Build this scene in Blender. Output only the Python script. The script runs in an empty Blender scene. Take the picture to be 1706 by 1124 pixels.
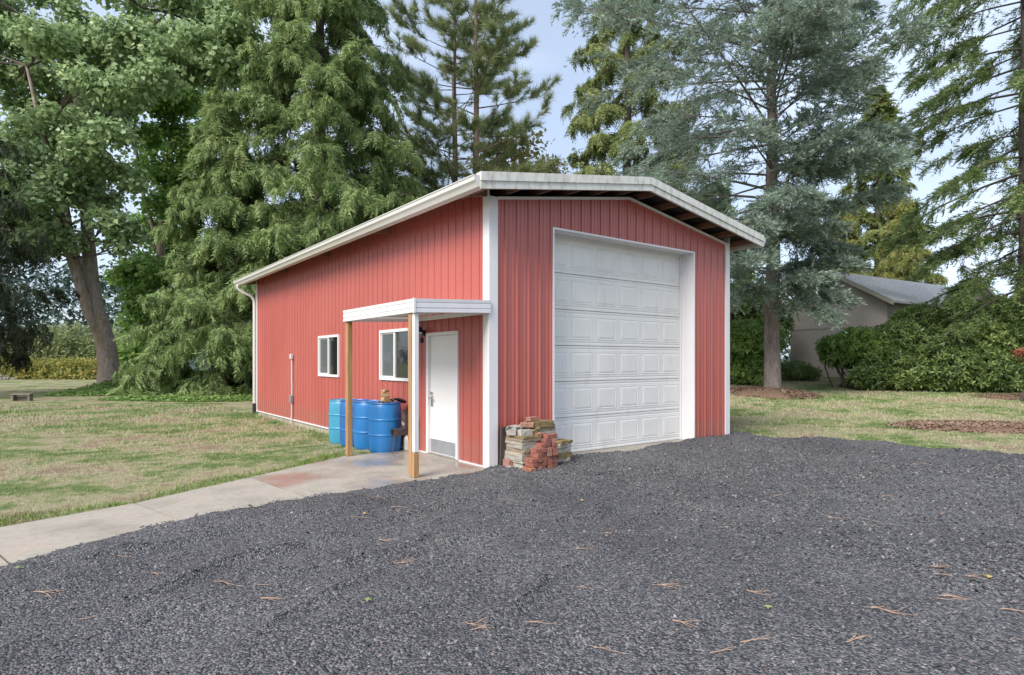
import bpy, math, random
import numpy as np
from mathutils import Vector, Matrix
R_ = math.radians
scene = bpy.context.scene
col = scene.collection

# ------------------------------------------------------------------ camera
CAM = np.array([-5.186, -7.411, 1.62])
FWD = np.array([.603, .7977]); RGT = np.array([.7977, -.603])
FPX, CX, CY = 1007., 853., 600.5            # photograph's focal length and horizon, in its pixels
cam = bpy.data.cameras.new('camera')
cam_o = bpy.data.objects.new('camera', cam); col.objects.link(cam_o)
cam_o.location = CAM
cam_o.rotation_euler = (R_(90), 0, -math.atan2(.603, .7977))
cam.sensor_width = 36; cam.lens = 36*FPX/1706; cam.shift_y = 38.5/1706
cam.clip_start = .05; cam.clip_end = 3000
scene.camera = cam_o

# ------------------------------------------------------------------ sky, sun, exposure
SUN_AZ = math.atan2(-.26, -.96)             # the brighter part of the sky lies to the left
SUN_EL = R_(42)
world = bpy.data.worlds.new('World'); scene.world = world; world.use_nodes = True
nt = world.node_tree; nt.nodes.clear()
def wn(t): return nt.nodes.new(t)
sky = wn('ShaderNodeTexSky'); sky.sky_type = 'NISHITA'; sky.sun_disc = False
sky.sun_elevation = SUN_EL; sky.sun_rotation = math.pi/2 - SUN_AZ
sky.altitude = 50; sky.air_density = 1.0; sky.dust_density = 2.0; sky.ozone_density = 1.0
tc = wn('ShaderNodeTexCoord'); mp = wn('ShaderNodeMapping'); mp.inputs['Scale'].default_value = (1, 1, 2.6)
nz = wn('ShaderNodeTexNoise'); nz.inputs['Scale'].default_value = 2.1; nz.inputs['Detail'].default_value = 7
nz.inputs['Roughness'].default_value = .55
rp = wn('ShaderNodeValToRGB'); rp.color_ramp.elements[0].position = .40; rp.color_ramp.elements[1].position = .66
rp.color_ramp.elements[0].color = (.40, .40, .40, 1); rp.color_ramp.elements[1].color = (.80, .80, .80, 1)
mx = wn('ShaderNodeMix'); mx.data_type = 'RGBA'
mx.inputs['B'].default_value = (6.2, 7.1, 8.7, 1)       # thin high cloud
bg = wn('ShaderNodeBackground'); bg.inputs['Strength'].default_value = .086
wo = wn('ShaderNodeOutputWorld')
L = nt.links.new
L(tc.outputs['Generated'], mp.inputs['Vector']); L(mp.outputs['Vector'], nz.inputs['Vector'])
L(nz.outputs['Fac'], rp.inputs['Fac']); L(rp.outputs['Color'], mx.inputs['Factor'])
L(sky.outputs['Color'], mx.inputs['A']); L(mx.outputs['Result'], bg.inputs['Color']); L(bg.outputs['Background'], wo.inputs['Surface'])
sun = bpy.data.lights.new('sun', 'SUN'); sun.energy = 2.5; sun.angle = R_(30); sun.color = (1, .95, .88)
sun_o = bpy.data.objects.new('sun', sun); col.objects.link(sun_o)
sd = Vector((math.cos(SUN_EL)*math.cos(SUN_AZ), math.cos(SUN_EL)*math.sin(SUN_AZ), math.sin(SUN_EL)))
sun_o.rotation_euler = sd.to_track_quat('Z', 'Y').to_euler(); sun_o.location = (-20, -20, 30)
vs = scene.view_settings
vs.view_transform = 'Standard'; vs.look = 'None'; vs.gamma = 1; vs.exposure = 1.02
vs.use_curve_mapping = False
scene.cycles.max_bounces = 8; scene.cycles.transparent_max_bounces = 8

# ------------------------------------------------------------------ pixel helpers (a direction; the depth comes from what a thing stands on)
def W(px, depth, z=0.):
    p = CAM[:2] + depth*(FWD + (px-CX)/FPX*RGT)
    return np.array([p[0], p[1], z])
def WP(px, py, depth):
    return W(px, depth, CAM[2] - (py-CY)/FPX*depth)
def project(P):
    d = P[:, :2]-CAM[:2]
    dep = d@FWD; lat = d@RGT
    dep = np.where(np.abs(dep) < .1, .1, dep)
    return CX+lat/dep*FPX, CY-(P[:, 2]-CAM[2])/dep*FPX, dep
def ss(t):
    t = np.clip(t, 0, 1); return t*t*(3-2*t)
def gz(x, y):
    """height of the lawn"""
    x = np.asarray(x, float); y = np.asarray(y, float)
    dx, dy = x-CAM[0], y-CAM[1]
    dep = dx*FWD[0]+dy*FWD[1]; lat = dx*RGT[0]+dy*RGT[1]
    r = lat/np.maximum(dep, 1.)
    w = ss((r-.02)/.3)
    rise = .30*ss((dep-15)/10)+.55*ss((dep-25)/9)
    left = -.13*ss((y-2.6)/5)*(1-w)
    return left+w*rise-.012
def G(px, depth):
    p = W(px, depth); p[2] = float(gz(p[0], p[1])); return p

# ------------------------------------------------------------------ materials
def mat(name):
    m = bpy.data.materials.new(name); m.use_nodes = True
    t = m.node_tree; b = t.nodes['Principled BSDF']
    return m, t, b
def N(t, typ, **kw):
    n = t.nodes.new(typ)
    for k, v in kw.items():
        if hasattr(n, k): setattr(n, k, v)
        else: n.inputs[k].default_value = v
    return n
def ramp(t, src, stops):
    r = t.nodes.new('ShaderNodeValToRGB'); e = r.color_ramp.elements
    while len(e) < len(stops): e.new(.5)
    for i, (p, c) in enumerate(stops):
        e[i].position = p; e[i].color = (c[0], c[1], c[2], 1) if not isinstance(c, (int, float)) else (c, c, c, 1)
    t.links.new(src, r.inputs['Fac']); return r.outputs['Color']
def mixc(t, fac, a, b, mode='MIX'):
    m = t.nodes.new('ShaderNodeMix'); m.data_type = 'RGBA'; m.blend_type = mode
    for k, v in (('Factor', fac), ('A', a), ('B', b)):
        if hasattr(v, 'is_output') or hasattr(v, 'links'): t.links.new(v, m.inputs[k])
        else: m.inputs[k].default_value = v if k == 'Factor' else (v[0], v[1], v[2], 1)
    return m.outputs['Result']
def wpos(t):
    return t.nodes.new('ShaderNodeNewGeometry').outputs['Position']
def noise(t, vec, scale, detail=4, rough=.55, stretch=None):
    if stretch:
        mp = N(t, 'ShaderNodeMapping'); mp.inputs['Scale'].default_value = stretch
        t.links.new(vec, mp.inputs['Vector']); vec = mp.outputs['Vector']
    n = N(t, 'ShaderNodeTexNoise', Scale=scale, Detail=detail, Roughness=rough)
    t.links.new(vec, n.inputs['Vector']); return n.outputs['Fac']
def bump(t, b, h, strength=.3, dist=.01):
    n = N(t, 'ShaderNodeBump', Strength=strength, Distance=dist)
    t.links.new(h, n.inputs['Height']); t.links.new(n.outputs['Normal'], b.inputs['Normal'])

def paint(name, c, rough=.45, var=.12, scale=3., stretch=(1, 1, .25), dirt=None, metal=0, bmp=0, spec=.5, d0=.52, d1=.75, da=.75):
    """painted or plain surface with blotchy wear"""
    m, t, b = mat(name)
    p = wpos(t)
    n1 = noise(t, p, scale, 6, .6, stretch)
    lo = [v*(1-var) for v in c]; hi = [min(1, v*(1+var)) for v in c]
    cc = ramp(t, n1, [(.3, lo), (.7, hi)])
    if dirt:
        n2 = noise(t, p, scale*2.3, 8, .65, stretch)
        f = ramp(t, n2, [(d0, 0.), (d1, da)])
        cc = mixc(t, f, cc, dirt)
    t.links.new(cc, b.inputs['Base Color'])
    b.inputs['Roughness'].default_value = rough; b.inputs['Metallic'].default_value = metal
    b.inputs['Specular IOR Level'].default_value = spec
    if bmp: bump(t, b, noise(t, p, 40, 4), bmp, .004)
    return m
def leafmat(name, stops, rough=.55, trans=.25, big=.35, nsc=.7, spec=.3):
    """foliage: every leaf its own tint, with larger patches of lighter and darker growth"""
    m, t, b = mat(name)
    g = t.nodes.new('ShaderNodeNewGeometry')
    n = noise(t, g.outputs['Position'], nsc, 3)
    mth = N(t, 'ShaderNodeMath', operation='MULTIPLY_ADD'); mth.inputs[1].default_value = 1-big
    t.links.new(g.outputs['Random Per Island'], mth.inputs[0])
    m2 = N(t, 'ShaderNodeMath', operation='MULTIPLY_ADD'); m2.inputs[1].default_value = big*2.2; m2.inputs[2].default_value = -.6*big
    t.links.new(n, m2.inputs[0]); t.links.new(m2.outputs[0], mth.inputs[2])
    cc = ramp(t, mth.outputs[0], stops)
    t.links.new(cc, b.inputs['Base Color'])
    b.inputs['Roughness'].default_value = rough; b.inputs['Specular IOR Level'].default_value = spec
    if trans:
        tr = N(t, 'ShaderNodeBsdfTranslucent'); ms = N(t, 'ShaderNodeMixShader'); ms.inputs[0].default_value = trans
        t.links.new(cc, tr.inputs['Color'])
        o = t.nodes['Material Output']
        t.links.new(b.outputs[0], ms.inputs[1]); t.links.new(tr.outputs[0], ms.inputs[2]); t.links.new(ms.outputs[0], o.inputs['Surface'])
    return m
def bark(name, c1, c2, c3=None, sc=9):
    m, t, b = mat(name); p = wpos(t)
    n = noise(t, p, sc, 8, .7, (1, 1, .3)); n2 = noise(t, p, 1.4, 4)
    cc = ramp(t, n, [(.32, c1), (.66, c2)])
    if c3: cc = mixc(t, ramp(t, n2, [(.5, 0.), (.62, .8)]), cc, c3)
    t.links.new(cc, b.inputs['Base Color']); b.inputs['Roughness'].default_value = .9
    bump(t, b, n, .9, .05); return m

M = {}
def lawn_color(t):
    """dry straw and green patches, shared by the soil sheet and the blades"""
    p = wpos(t)
    a = noise(t, p, .42, 5, .6); b_ = noise(t, p, 1.9, 5, .62); c = noise(t, p, 9, 3)
    mm = N(t, 'ShaderNodeMath', operation='MULTIPLY_ADD'); mm.inputs[1].default_value = .6
    t.links.new(b_, mm.inputs[0])
    m3 = N(t, 'ShaderNodeMath', operation='MULTIPLY'); m3.inputs[1].default_value = .75; t.links.new(a, m3.inputs[0]); t.links.new(m3.outputs[0], mm.inputs[2])
    m4 = N(t, 'ShaderNodeMath', operation='MULTIPLY_ADD'); m4.inputs[1].default_value = .25; m4.inputs[2].default_value = -.1
    t.links.new(c, m4.inputs[0]); ad = N(t, 'ShaderNodeMath', operation='ADD'); t.links.new(mm.outputs[0], ad.inputs[0]); t.links.new(m4.outputs[0], ad.inputs[1])
    return ad.outputs[0]
LAWN = [(.575, (0.127, 0.186, 0.061)), (.65, (0.204, 0.246, 0.098)), (.705, (0.331, 0.318, 0.177)), (.76, (0.408, 0.366, 0.233)), (.83, (0.298, 0.222, 0.153))]
m, t, b = mat('lawn_soil'); M['lawn'] = m
f = lawn_color(t); cc = ramp(t, f, LAWN)
fine = noise(t, wpos(t), 60, 4, .7)
cc = mixc(t, .55, cc, ramp(t, fine, [(.3, (.35, .35, .35)), (.75, (1, 1, 1))]), 'MULTIPLY')
t.links.new(cc, b.inputs['Base Color']); b.inputs['Roughness'].default_value = .95; b.inputs['Specular IOR Level'].default_value = .1
bump(t, b, fine, .8, .03)
def blade_mat(name, stops):
    m, t, b = mat(name)
    g = t.nodes.new('ShaderNodeNewGeometry')
    ad = N(t, 'ShaderNodeMath', operation='MULTIPLY_ADD'); ad.inputs[1].default_value = .16
    t.links.new(g.outputs['Random Per Island'], ad.inputs[0])
    s = N(t, 'ShaderNodeMath', operation='ADD'); s.inputs[1].default_value = -.08
    t.links.new(lawn_color(t), s.inputs[0]); t.links.new(s.outputs[0], ad.inputs[2])
    t.links.new(ramp(t, ad.outputs[0], stops), b.inputs['Base Color'])
    b.inputs['Roughness'].default_value = .7; b.inputs['Specular IOR Level'].default_value = .2
    return m
M['blade'] = blade_mat('grass_blades', [(.575, (0.131, 0.218, 0.060)), (.65, (0.223, 0.295, 0.108)), (.705, (0.369, 0.366, 0.205)), (.76, (0.456, 0.419, 0.276)), (.83, (0.337, 0.254, 0.181))])
M['blade_green'] = leafmat('edge_grass', [(.1, (.10, .17, .03)), (.6, (.19, .28, .06)), (.95, (.30, .34, .10))], trans=.2)

# gravel
m, t, b = mat('gravel'); M['gravel'] = m
p = wpos(t)
v = N(t, 'ShaderNodeTexVoronoi', Scale=72.); t.links.new(p, v.inputs['Vector'])
sep = N(t, 'ShaderNodeSeparateColor'); t.links.new(v.outputs['Color'], sep.inputs[0])
cc = ramp(t, sep.outputs[0], [(0., (.030, .031, .034)), (.5, (.090, .092, .098)), (.85, (.175, .174, .178)), (.95, (.195, .155, .14)), (1., (.30, .295, .29))])
n = noise(t, p, .55, 5, .6)
cc = mixc(t, 1., cc, ramp(t, n, [(.35, (.78, .78, .8)), (.65, (1.2, 1.2, 1.2))]), 'MULTIPLY')
t.links.new(cc, b.inputs['Base Color']); b.inputs['Roughness'].default_value = .7; b.inputs['Specular IOR Level'].default_value = .3
inv = N(t, 'ShaderNodeMath', operation='SUBTRACT'); inv.inputs[0].default_value = 1.; t.links.new(v.outputs['Distance'], inv.inputs[1])
bump(t, b, inv.outputs[0], 1., .018)
M['stone_bits'] = leafmat('gravel_stones', [(0., (.030, .031, .034)), (.45, (.092, .094, .100)), (.86, (.178, .177, .181)), (.94, (.205, .16, .142)), (.985, (.31, .305, .30))], rough=.65, trans=0, big=.05, spec=.3)

# concrete, wet in patches
def concrete(name, wet):
    m, t, b = mat(name); p = wpos(t)
    n1 = noise(t, p, 1.6, 6, .6); n2 = noise(t, p, 14, 6, .7)
    cc = ramp(t, n1, [(.3, (.27, .235, .19)), (.52, (.36, .325, .275)), (.72, (.40, .325, .265))])
    cc = mixc(t, .5, cc, ramp(t, n2, [(.3, (.62, .60, .57)), (.62, (1, 1, 1))]), 'MULTIPLY')
    if wet:
        n3 = noise(t, p, .95, 3, .5)
        w = ramp(t, n3, [(.36, 1.), (.56, 0.)])
        cc = mixc(t, w, cc, mixc(t, 1., cc, (.80, .77, .75), 'MULTIPLY'))
        rr = ramp(t, w, [(0., .75), (.6, .28), (1., .16)])
        t.links.new(rr, b.inputs['Roughness'])
        b.inputs['Specular IOR Level'].default_value = .6
    else: b.inputs['Roughness'].default_value = .85
    t.links.new(cc, b.inputs['Base Color'])
    bump(t, b, n2, .12, .004)
    return m
M['concrete'] = concrete('concrete_walk', False)
M['concrete_wet'] = concrete('concrete_wet', True)
M['foundation'] = paint('foundation', (.38, .33, .26), .9, .2, 4, (1, 1, 1), bmp=.5)

# shop
def redmetal():
    m, t, b = mat('red_siding'); p = wpos(t)
    n1 = noise(t, p, 1.2, 3, .5, (1, 1, .3)); n2 = noise(t, p, .5, 3)
    cc = ramp(t, n1, [(.3, (.39, .090, .070)), (.7, (.42, .107, .087))])
    cc = mixc(t, ramp(t, n2, [(.4, 0.), (.7, .25)]), cc, (.46, .15, .13))
    # mud splashed up from the ground along the foot of the sheets
    sx = N(t, 'ShaderNodeSeparateXYZ'); t.links.new(p, sx.inputs[0])
    n3 = noise(t, p, 6, 5, .65); mz = N(t, 'ShaderNodeMath', operation='MULTIPLY_ADD'); mz.inputs[1].default_value = -.7
    t.links.new(n3, mz.inputs[0]); t.links.new(sx.outputs[2], mz.inputs[2])
    cc = mixc(t, ramp(t, mz.outputs[0], [(.0, .25), (.10, 0.)]), cc, (.27, .16, .11))
    t.links.new(cc, b.inputs['Base Color']); b.inputs['Roughness'].default_value = .36
    b.inputs['Specular IOR Level'].default_value = .6
    return m
M['red'] = redmetal()
M['white'] = paint('white_trim', (.70, .68, .685), .45, .05)
M['fascia'] = paint('weathered_white', (.63, .62, .575), .5, .08, 5, (1, 1, .35), dirt=(.27, .27, .19), d0=.47, d1=.72, da=.7)
M['gutter'] = paint('gutter_enamel', (.60, .585, .55), .35, .05, 1.5, (1, .3, 1))
M['door'] = paint('door_white', (.70, .685, .675), .4, .03, 2, (1, 1, .3))
M['gdoor'] = paint('garage_door_enamel', (.73, .71, .675), .42, .05, 2, (1, 1, .4), dirt=(.50, .45, .38), d0=.55, d1=.8, da=.45)
M['kick'] = paint('kick_plate', (.33, .34, .35), .4, .15, 8, (1, 1, .2), metal=.4)
M['steel'] = paint('brushed_steel', (.55, .53, .50), .3, .1, metal=.9)
M['vinyl'] = paint('window_vinyl', (.68, .68, .67), .35, .03)
M['black'] = paint('black_plastic', (.018, .018, .02), .4, .2)
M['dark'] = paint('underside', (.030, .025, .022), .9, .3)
M['grey'] = paint('grey_pvc', (.52, .50, .49), .5, .08)
M['roof'] = paint('roof_sheet', (.55, .55, .52), .5, .15, 2, (1, 1, 1), dirt=(.2, .22, .13))
M['lens'] = paint('lamp_lens', (.8, .8, .78), .15, .02)
def glass(name, c, r):
    m, t, b = mat(name); b.inputs['Base Color'].default_value = (*c, 1); b.inputs['Roughness'].default_value = r
    b.inputs['Specular IOR Level'].default_value = .7; b.inputs['Coat Weight'].default_value = .5; b.inputs['Coat Roughness'].default_value = .02
    return m
M['glass'] = glass('window_glass', (.016, .018, .016), .04)
M['screen'] = glass('screened_glass', (.085, .095, .10), .35)
def wood(name, c1, c2, st=(1, 1, .06), sc=22):
    m, t, b = mat(name); p = wpos(t)
    n = noise(t, p, sc, 6, .65, st); kn = noise(t, p, 5, 2)
    cc = ramp(t, n, [(.3, c1), (.7, c2)])
    cc = mixc(t, ramp(t, kn, [(.66, 0.), (.74, .8)]), cc, [v*.3 for v in c1])
    t.links.new(cc, b.inputs['Base Color']); b.inputs['Roughness'].default_value = .7
    bump(t, b, n, .3, .003); return m
M['post'] = wood('post_wood', (.26, .135, .055), (.46, .27, .125))
M['purlin'] = wood('purlin_wood', (.15, .075, .045), (.26, .14, .085), (1, .06, 1))
M['block'] = wood('block_wood', (.42, .25, .11), (.60, .40, .20), (1, 1, 1), 8)
M['blue'] = paint('blue_plastic', (.018, .155, .40), .36, .18, 3, (1, 1, .4))
M['blue2'] = paint('deep_blue_plastic', (.024, .115, .34), .33, .15, 3, (1, 1, .4))
M['teal'] = paint('pale_blue_plastic', (.05, .27, .40), .38, .15, 3, (1, 1, .4))
M['rust'] = paint('rusty_steel', (.055, .038, .036), .7, .4, 9, (1, 1, 1), dirt=(.16, .06, .035), bmp=.3)
M['jug'] = paint('milky_plastic', (.62, .58, .52), .4, .06)
def brickmat(name, c):
    return paint(name, c, .9, .28, 14, (1, 1, 1), dirt=[min(1, v*1.35+.03) for v in c], bmp=.7, spec=.2)
M['brick0'] = brickmat('brick_red', (.27, .105, .078))
M['brick1'] = brickmat('brick_dark', (.20, .082, .068))
M['brick2'] = brickmat('brick_pale', (.33, .175, .135))
M['brick3'] = brickmat('brick_orange', (.30, .125, .075))
M['slab'] = paint('tan_stone', (.36, .315, .255), .95, .22, 9, (1, 1, 3), dirt=(.22, .175, .12), bmp=.4, spec=.2)
M['slab3'] = paint('brown_stone', (.27, .215, .155), .95, .25, 9, (1, 1, 3), dirt=(.15, .12, .08), bmp=.4, spec=.2)
M['slab2'] = paint('grey_stone', (.32, .30, .265), .95, .22, 9, (1, 1, 3), dirt=(.2, .19, .13), bmp=.4, spec=.2)
M['moss'] = paint('mossy_stone', (.22, .165, .085), .95, .4, 9, (1, 1, 2), dirt=(.17, .14, .012), bmp=1., spec=.1)
M['cinder'] = paint('cinder_block', (.36, .335, .29), .95, .2, 20, (1, 1, 1), bmp=.9, spec=.2)
M['board'] = paint('dark_board', (.062, .052, .048), .8, .3, 6, (1, 1, .2))
M['needle'] = paint('dry_needle', (.36, .23, .155), .8, .3, 30, (1, 1, 1))
M['leaf_y'] = paint('yellow_leaf', (.34, .25, .08), .7, .3, 30, (1, 1, 1))
M['leaf_g'] = paint('green_leaf', (.16, .21, .08), .7, .3, 30, (1, 1, 1))
M['mulch'] = paint('mulch_bed', (.18, .115, .078), .95, .5, 22, (1, 1, 1), dirt=(.30, .22, .16), bmp=1.2, spec=.1)
M['chips'] = leafmat('mulch_chips', [(0., (.11, .065, .045)), (.5, (.21, .135, .095)), (.9, (.35, .26, .19))], rough=.9, trans=0)
M['taupe'] = paint('taupe_siding', (.42, .375, .34), .8, .08, 1, (1, 1, 1))
M['taupe_trim'] = paint('taupe_trim', (.30, .29, .23), .7, .12, 2, (1, 1, 1))
M['shingle'] = paint('grey_shingle', (.42, .425, .43), .9, .25, 8, (1, 1, 1), bmp=.6)
M['bench'] = paint('bench_stone', (.21, .165, .14), .95, .25, 8, (1, 1, 1), bmp=.8)

# ------------------------------------------------------------------ mesh helpers
class MB:
    """collects shapes; build() links them as ONE mesh object"""
    def __init__(s): s.v = []; s.f = []
    def add(s, v, f):
        o = len(s.v); s.v += [tuple(map(float, p)) for p in v]; s.f += [tuple(i+o for i in q) for q in f]; return s
    def box(s, x0, x1, y0, y1, z0, z1, T=None, bev=0.):
        if bev:
            b = min(bev, (x1-x0)*.45, (y1-y0)*.45, (z1-z0)*.45)
            v = []; f = []
            for i, (sx, sy, sz) in enumerate([(a, c, d) for a in (0, 1) for c in (0, 1) for d in (0, 1)]):
                x = (x0, x1)[sx]; y = (y0, y1)[sy]; z = (z0, z1)[sz]
                ix = b*(1-2*sx); iy = b*(1-2*sy); iz = b*(1-2*sz)
                v += [(x, y+iy, z+iz), (x+ix, y, z+iz), (x+ix, y+iy, z)]
            I = lambda a, c, d, k: (a*4+c*2+d)*3+k
            f += [(I(0,0,0,0), I(0,0,1,0), I(0,1,1,0), I(0,1,0,0)), (I(1,0,0,0), I(1,1,0,0), I(1,1,1,0), I(1,0,1,0)),
                  (I(0,0,0,1), I(1,0,0,1), I(1,0,1,1), I(0,0,1,1)), (I(0,1,0,1), I(0,1,1,1), I(1,1,1,1), I(1,1,0,1)),
                  (I(0,0,0,2), I(0,1,0,2), I(1,1,0,2), I(1,0,0,2)), (I(0,0,1,2), I(1,0,1,2), I(1,1,1,2), I(0,1,1,2))]
            for d in (0, 1):
                for c in (0, 1):
                    f.append((I(0,c,d,1), I(1,c,d,1), I(1,c,d,2), I(0,c,d,2)))
                for a in (0, 1):
                    f.append((I(a,0,d,0), I(a,1,d,0), I(a,1,d,2), I(a,0,d,2)))
            for a in (0, 1):
                for c in (0, 1): f.append((I(a,c,0,0), I(a,c,1,0), I(a,c,1,1), I(a,c,0,1)))
            for a in (0, 1):
                for c in (0, 1):
                    for d in (0, 1): f.append((I(a,c,d,0), I(a,c,d,1), I(a,c,d,2)))
        else:
            v = [(x, y, z) for x in (x0, x1) for y in (y0, y1) for z in (z0, z1)]
            f = [(0, 1, 3, 2), (4, 6, 7, 5), (0, 4, 5, 1), (2, 3, 7, 6), (0, 2, 6, 4), (1, 5, 7, 3)]
        if T is not None: v = [tuple(T @ Vector(p)) for p in v]
        return s.add(v, f)
    def prism(s, poly, z0, z1):
        n = len(poly)
        v = [(p[0], p[1], z0) for p in poly]+[(p[0], p[1], z1) for p in poly]
        return s.add(v, [tuple(range(n))[::-1], tuple(range(n, 2*n))]+[(i, (i+1) % n, n+(i+1) % n, n+i) for i in range(n)])
    def extrude(s, prof, a, b, fn):
        """profile points (u,w) swept from parameter a to b; fn(u,w,t) -> xyz"""
        n = len(prof)
        v = [fn(u, w, a) for u, w in prof]+[fn(u, w, b) for u, w in prof]
        return s.add(v, [tuple(range(n)), tuple(range(n, 2*n))[::-1]]+[(i, (i+1) % n, n+(i+1) % n, n+i) for i in range(n)])
    def tube(s, pts, rad, n=8, cap=True):
        pts = [Vector([float(c) for c in p]) for p in pts]
        rad = [float(rad)]*len(pts) if isinstance(rad, (int, float)) else [float(q) for q in rad]
        v = []; f = []
        for i, p in enumerate(pts):
            d = (pts[min(i+1, len(pts)-1)]-pts[max(i-1, 0)]).normalized()
            a = d.cross(Vector((0, 0, 1)) if abs(d.z) < .95 else Vector((1, 0, 0))).normalized(); c = d.cross(a)
            for k in range(n):
                q = 2*math.pi*k/n
                v.append(p+rad[i]*(math.cos(q)*a+math.sin(q)*c))
        for i in range(len(pts)-1):
            for k in range(n):
                k2 = (k+1) % n; f.append((i*n+k, i*n+k2, (i+1)*n+k2, (i+1)*n+k))
        if cap: f += [tuple(range(n))[::-1], tuple(range((len(pts)-1)*n, len(pts)*n))]
        return s.add(v, f)
    def lathe(s, prof, n=24, c=(0, 0, 0)):
        v = []; f = []
        for r, z in prof:
            for k in range(n):
                q = 2*math.pi*k/n; v.append((c[0]+r*math.cos(q), c[1]+r*math.sin(q), c[2]+z))
        for i in range(len(prof)-1):
            for k in range(n):
                k2 = (k+1) % n; f.append((i*n+k, i*n+k2, (i+1)*n+k2, (i+1)*n+k))
        f += [tuple(range(n))[::-1], tuple(range((len(prof)-1)*n, len(prof)*n))]
        return s.add(v, f)
    def build(s, name, m, parent=None, smooth=False, loc=None):
        me = bpy.data.meshes.new(name)
        me.from_pydata(s.v, [], s.f); me.update()
        if smooth:
            me.polygons.foreach_set('use_smooth', [True]*len(me.polygons))
            try: me.set_sharp_from_angle(angle=R_(35))
            except Exception: pass
        o = bpy.data.objects.new(name, me); col.objects.link(o)
        me.materials.append(M[m] if isinstance(m, str) else m)
        if parent: o.parent = parent
        if loc is not None: o.location = loc
        return o
def npmesh(name, V, F, m, parent=None, smooth=False):
    """mesh from numpy arrays; F is (n,3) or (n,4)"""
    V = np.ascontiguousarray(V, np.float32); F = np.ascontiguousarray(F, np.int32)
    me = bpy.data.meshes.new(name); k = F.shape[1]
    me.vertices.add(len(V)); me.vertices.foreach_set('co', V.ravel())
    me.loops.add(F.size); me.loops.foreach_set('vertex_index', F.ravel())
    me.polygons.add(len(F)); me.polygons.foreach_set('loop_start', np.arange(0, F.size, k, dtype=np.int32))
    try: me.polygons.foreach_set('loop_total', np.full(len(F), k, np.int32))
    except Exception: pass
    if smooth: me.polygons.foreach_set('use_smooth', np.ones(len(F), bool))
    me.update(calc_edges=True); me.validate()
    o = bpy.data.objects.new(name, me); col.objects.link(o); me.materials.append(M[m] if isinstance(m, str) else m)
    if parent: o.parent = parent
    return o
def tag(o, label=None, cat=None, group=None, kind=None):
    if label: o['label'] = label
    if cat: o['category'] = cat
    if group: o['group'] = group
    if kind: o['kind'] = kind
    return o
def empty(name, loc=(0, 0, 0), rz=0, parent=None):
    o = bpy.data.objects.new(name, None); col.objects.link(o); o.location = loc; o.rotation_euler = (0, 0, rz)
    o.empty_display_size = .1
    if parent: o.parent = parent
    return o
def copy_tree(o, parent=None):
    c = o.copy(); col.objects.link(c); c.parent = parent
    for ch in list(o.children): copy_tree(ch, c)
    return c
# ------------------------------------------------------------------ ground
rng = np.random.default_rng(7)
def axis(c, lo, hi, fine, n_f, n_c):
    a = np.linspace(c-fine, c+fine, n_f)
    g = np.geomspace(1, 1+(hi-fine), n_c)-1
    return np.concatenate([c-fine-g[:0:-1], a, c+fine+g[1:]])
ax = axis(8, 0, 900, 45, 130, 22); ay = axis(14, 0, 900, 45, 130, 22)
GX, GY = np.meshgrid(ax, ay, indexing='ij')
GZ = gz(GX, GY)
GZ = GZ+.025*np.sin(GX*.9+1.3*np.sin(GY*.31))*np.cos(GY*.7)*ss((GY-4)/6)
under = ((GX > .15) & (GX < 5.95) & (GY > .1) & (GY < 12.9))          # under the shop floor
GZ = np.where(under, -.3, GZ)
ygrav = np.where(GX < 0, -.9+.3*GX, -.6)                               # the lawn sheet dips under gravel and walk
GZ = np.where((GX < 7.2) & (GY < np.interp(GX, [-12, -6, -3, -1, 0], [-3.2, -.5, 1.0, 2.0, 2.1])), -.06, GZ)
nx, ny = GX.shape
idx = np.arange(nx*ny).reshape(nx, ny)
Fq = np.stack([idx[:-1, :-1], idx[1:, :-1], idx[1:, 1:], idx[:-1, 1:]], -1).reshape(-1, 4)
ground = npmesh('ground', np.stack([GX, GY, GZ], -1).reshape(-1, 3), Fq, 'lawn', smooth=True)
tag(ground, 'patchy mown lawn, dry straw and green, around the red shop', 'lawn', kind='structure')

# gravel drive
def wob(t, s): return .03*np.sin(t*7.3+s)+.02*np.sin(t*17.1+2*s)+.012*np.sin(t*41+s)
def y_max(x):
    e = np.interp(x, [-14, -8, -5.53, -4.47, -4.12, -2.8, -1.37, -.23, 0.0, .02, 6.12, 6.2], [-5.4, -2.35, -1.16, -.65, -.57, -.33, -.18, -.09, -.06, -.035, -.035, .5])
    return e+np.where(x < -.1, .6*wob(x, .4), 0)
def x_max(y):
    return np.interp(y, [-14, -9, -4.48, -2.19, -.34, .22, .4], [8.6, 8.3, 7.89, 7.58, 6.85, 6.45, 6.3])+1.1*wob(y, 1.)
TRK = ((-5.4, -3.0, 2.2, -1.4, .5, .030), (-4.6, -4.0, 3.4, -1.9, .6, .030), (-5.6, -1.9, -.4, -1.0, .25, .022), (-3.6, -4.9, 4.6, -2.9, .7, .026), (-2.6, -5.6, 5.6, -4.1, .6, .024), (-4.2, -2.6, 1.0, -2.6, -.4, .024), (-1.4, -3.4, 6.2, -1.2, .5, .022), (-3.0, -3.3, -.8, -1.5, .2, .024))
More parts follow.
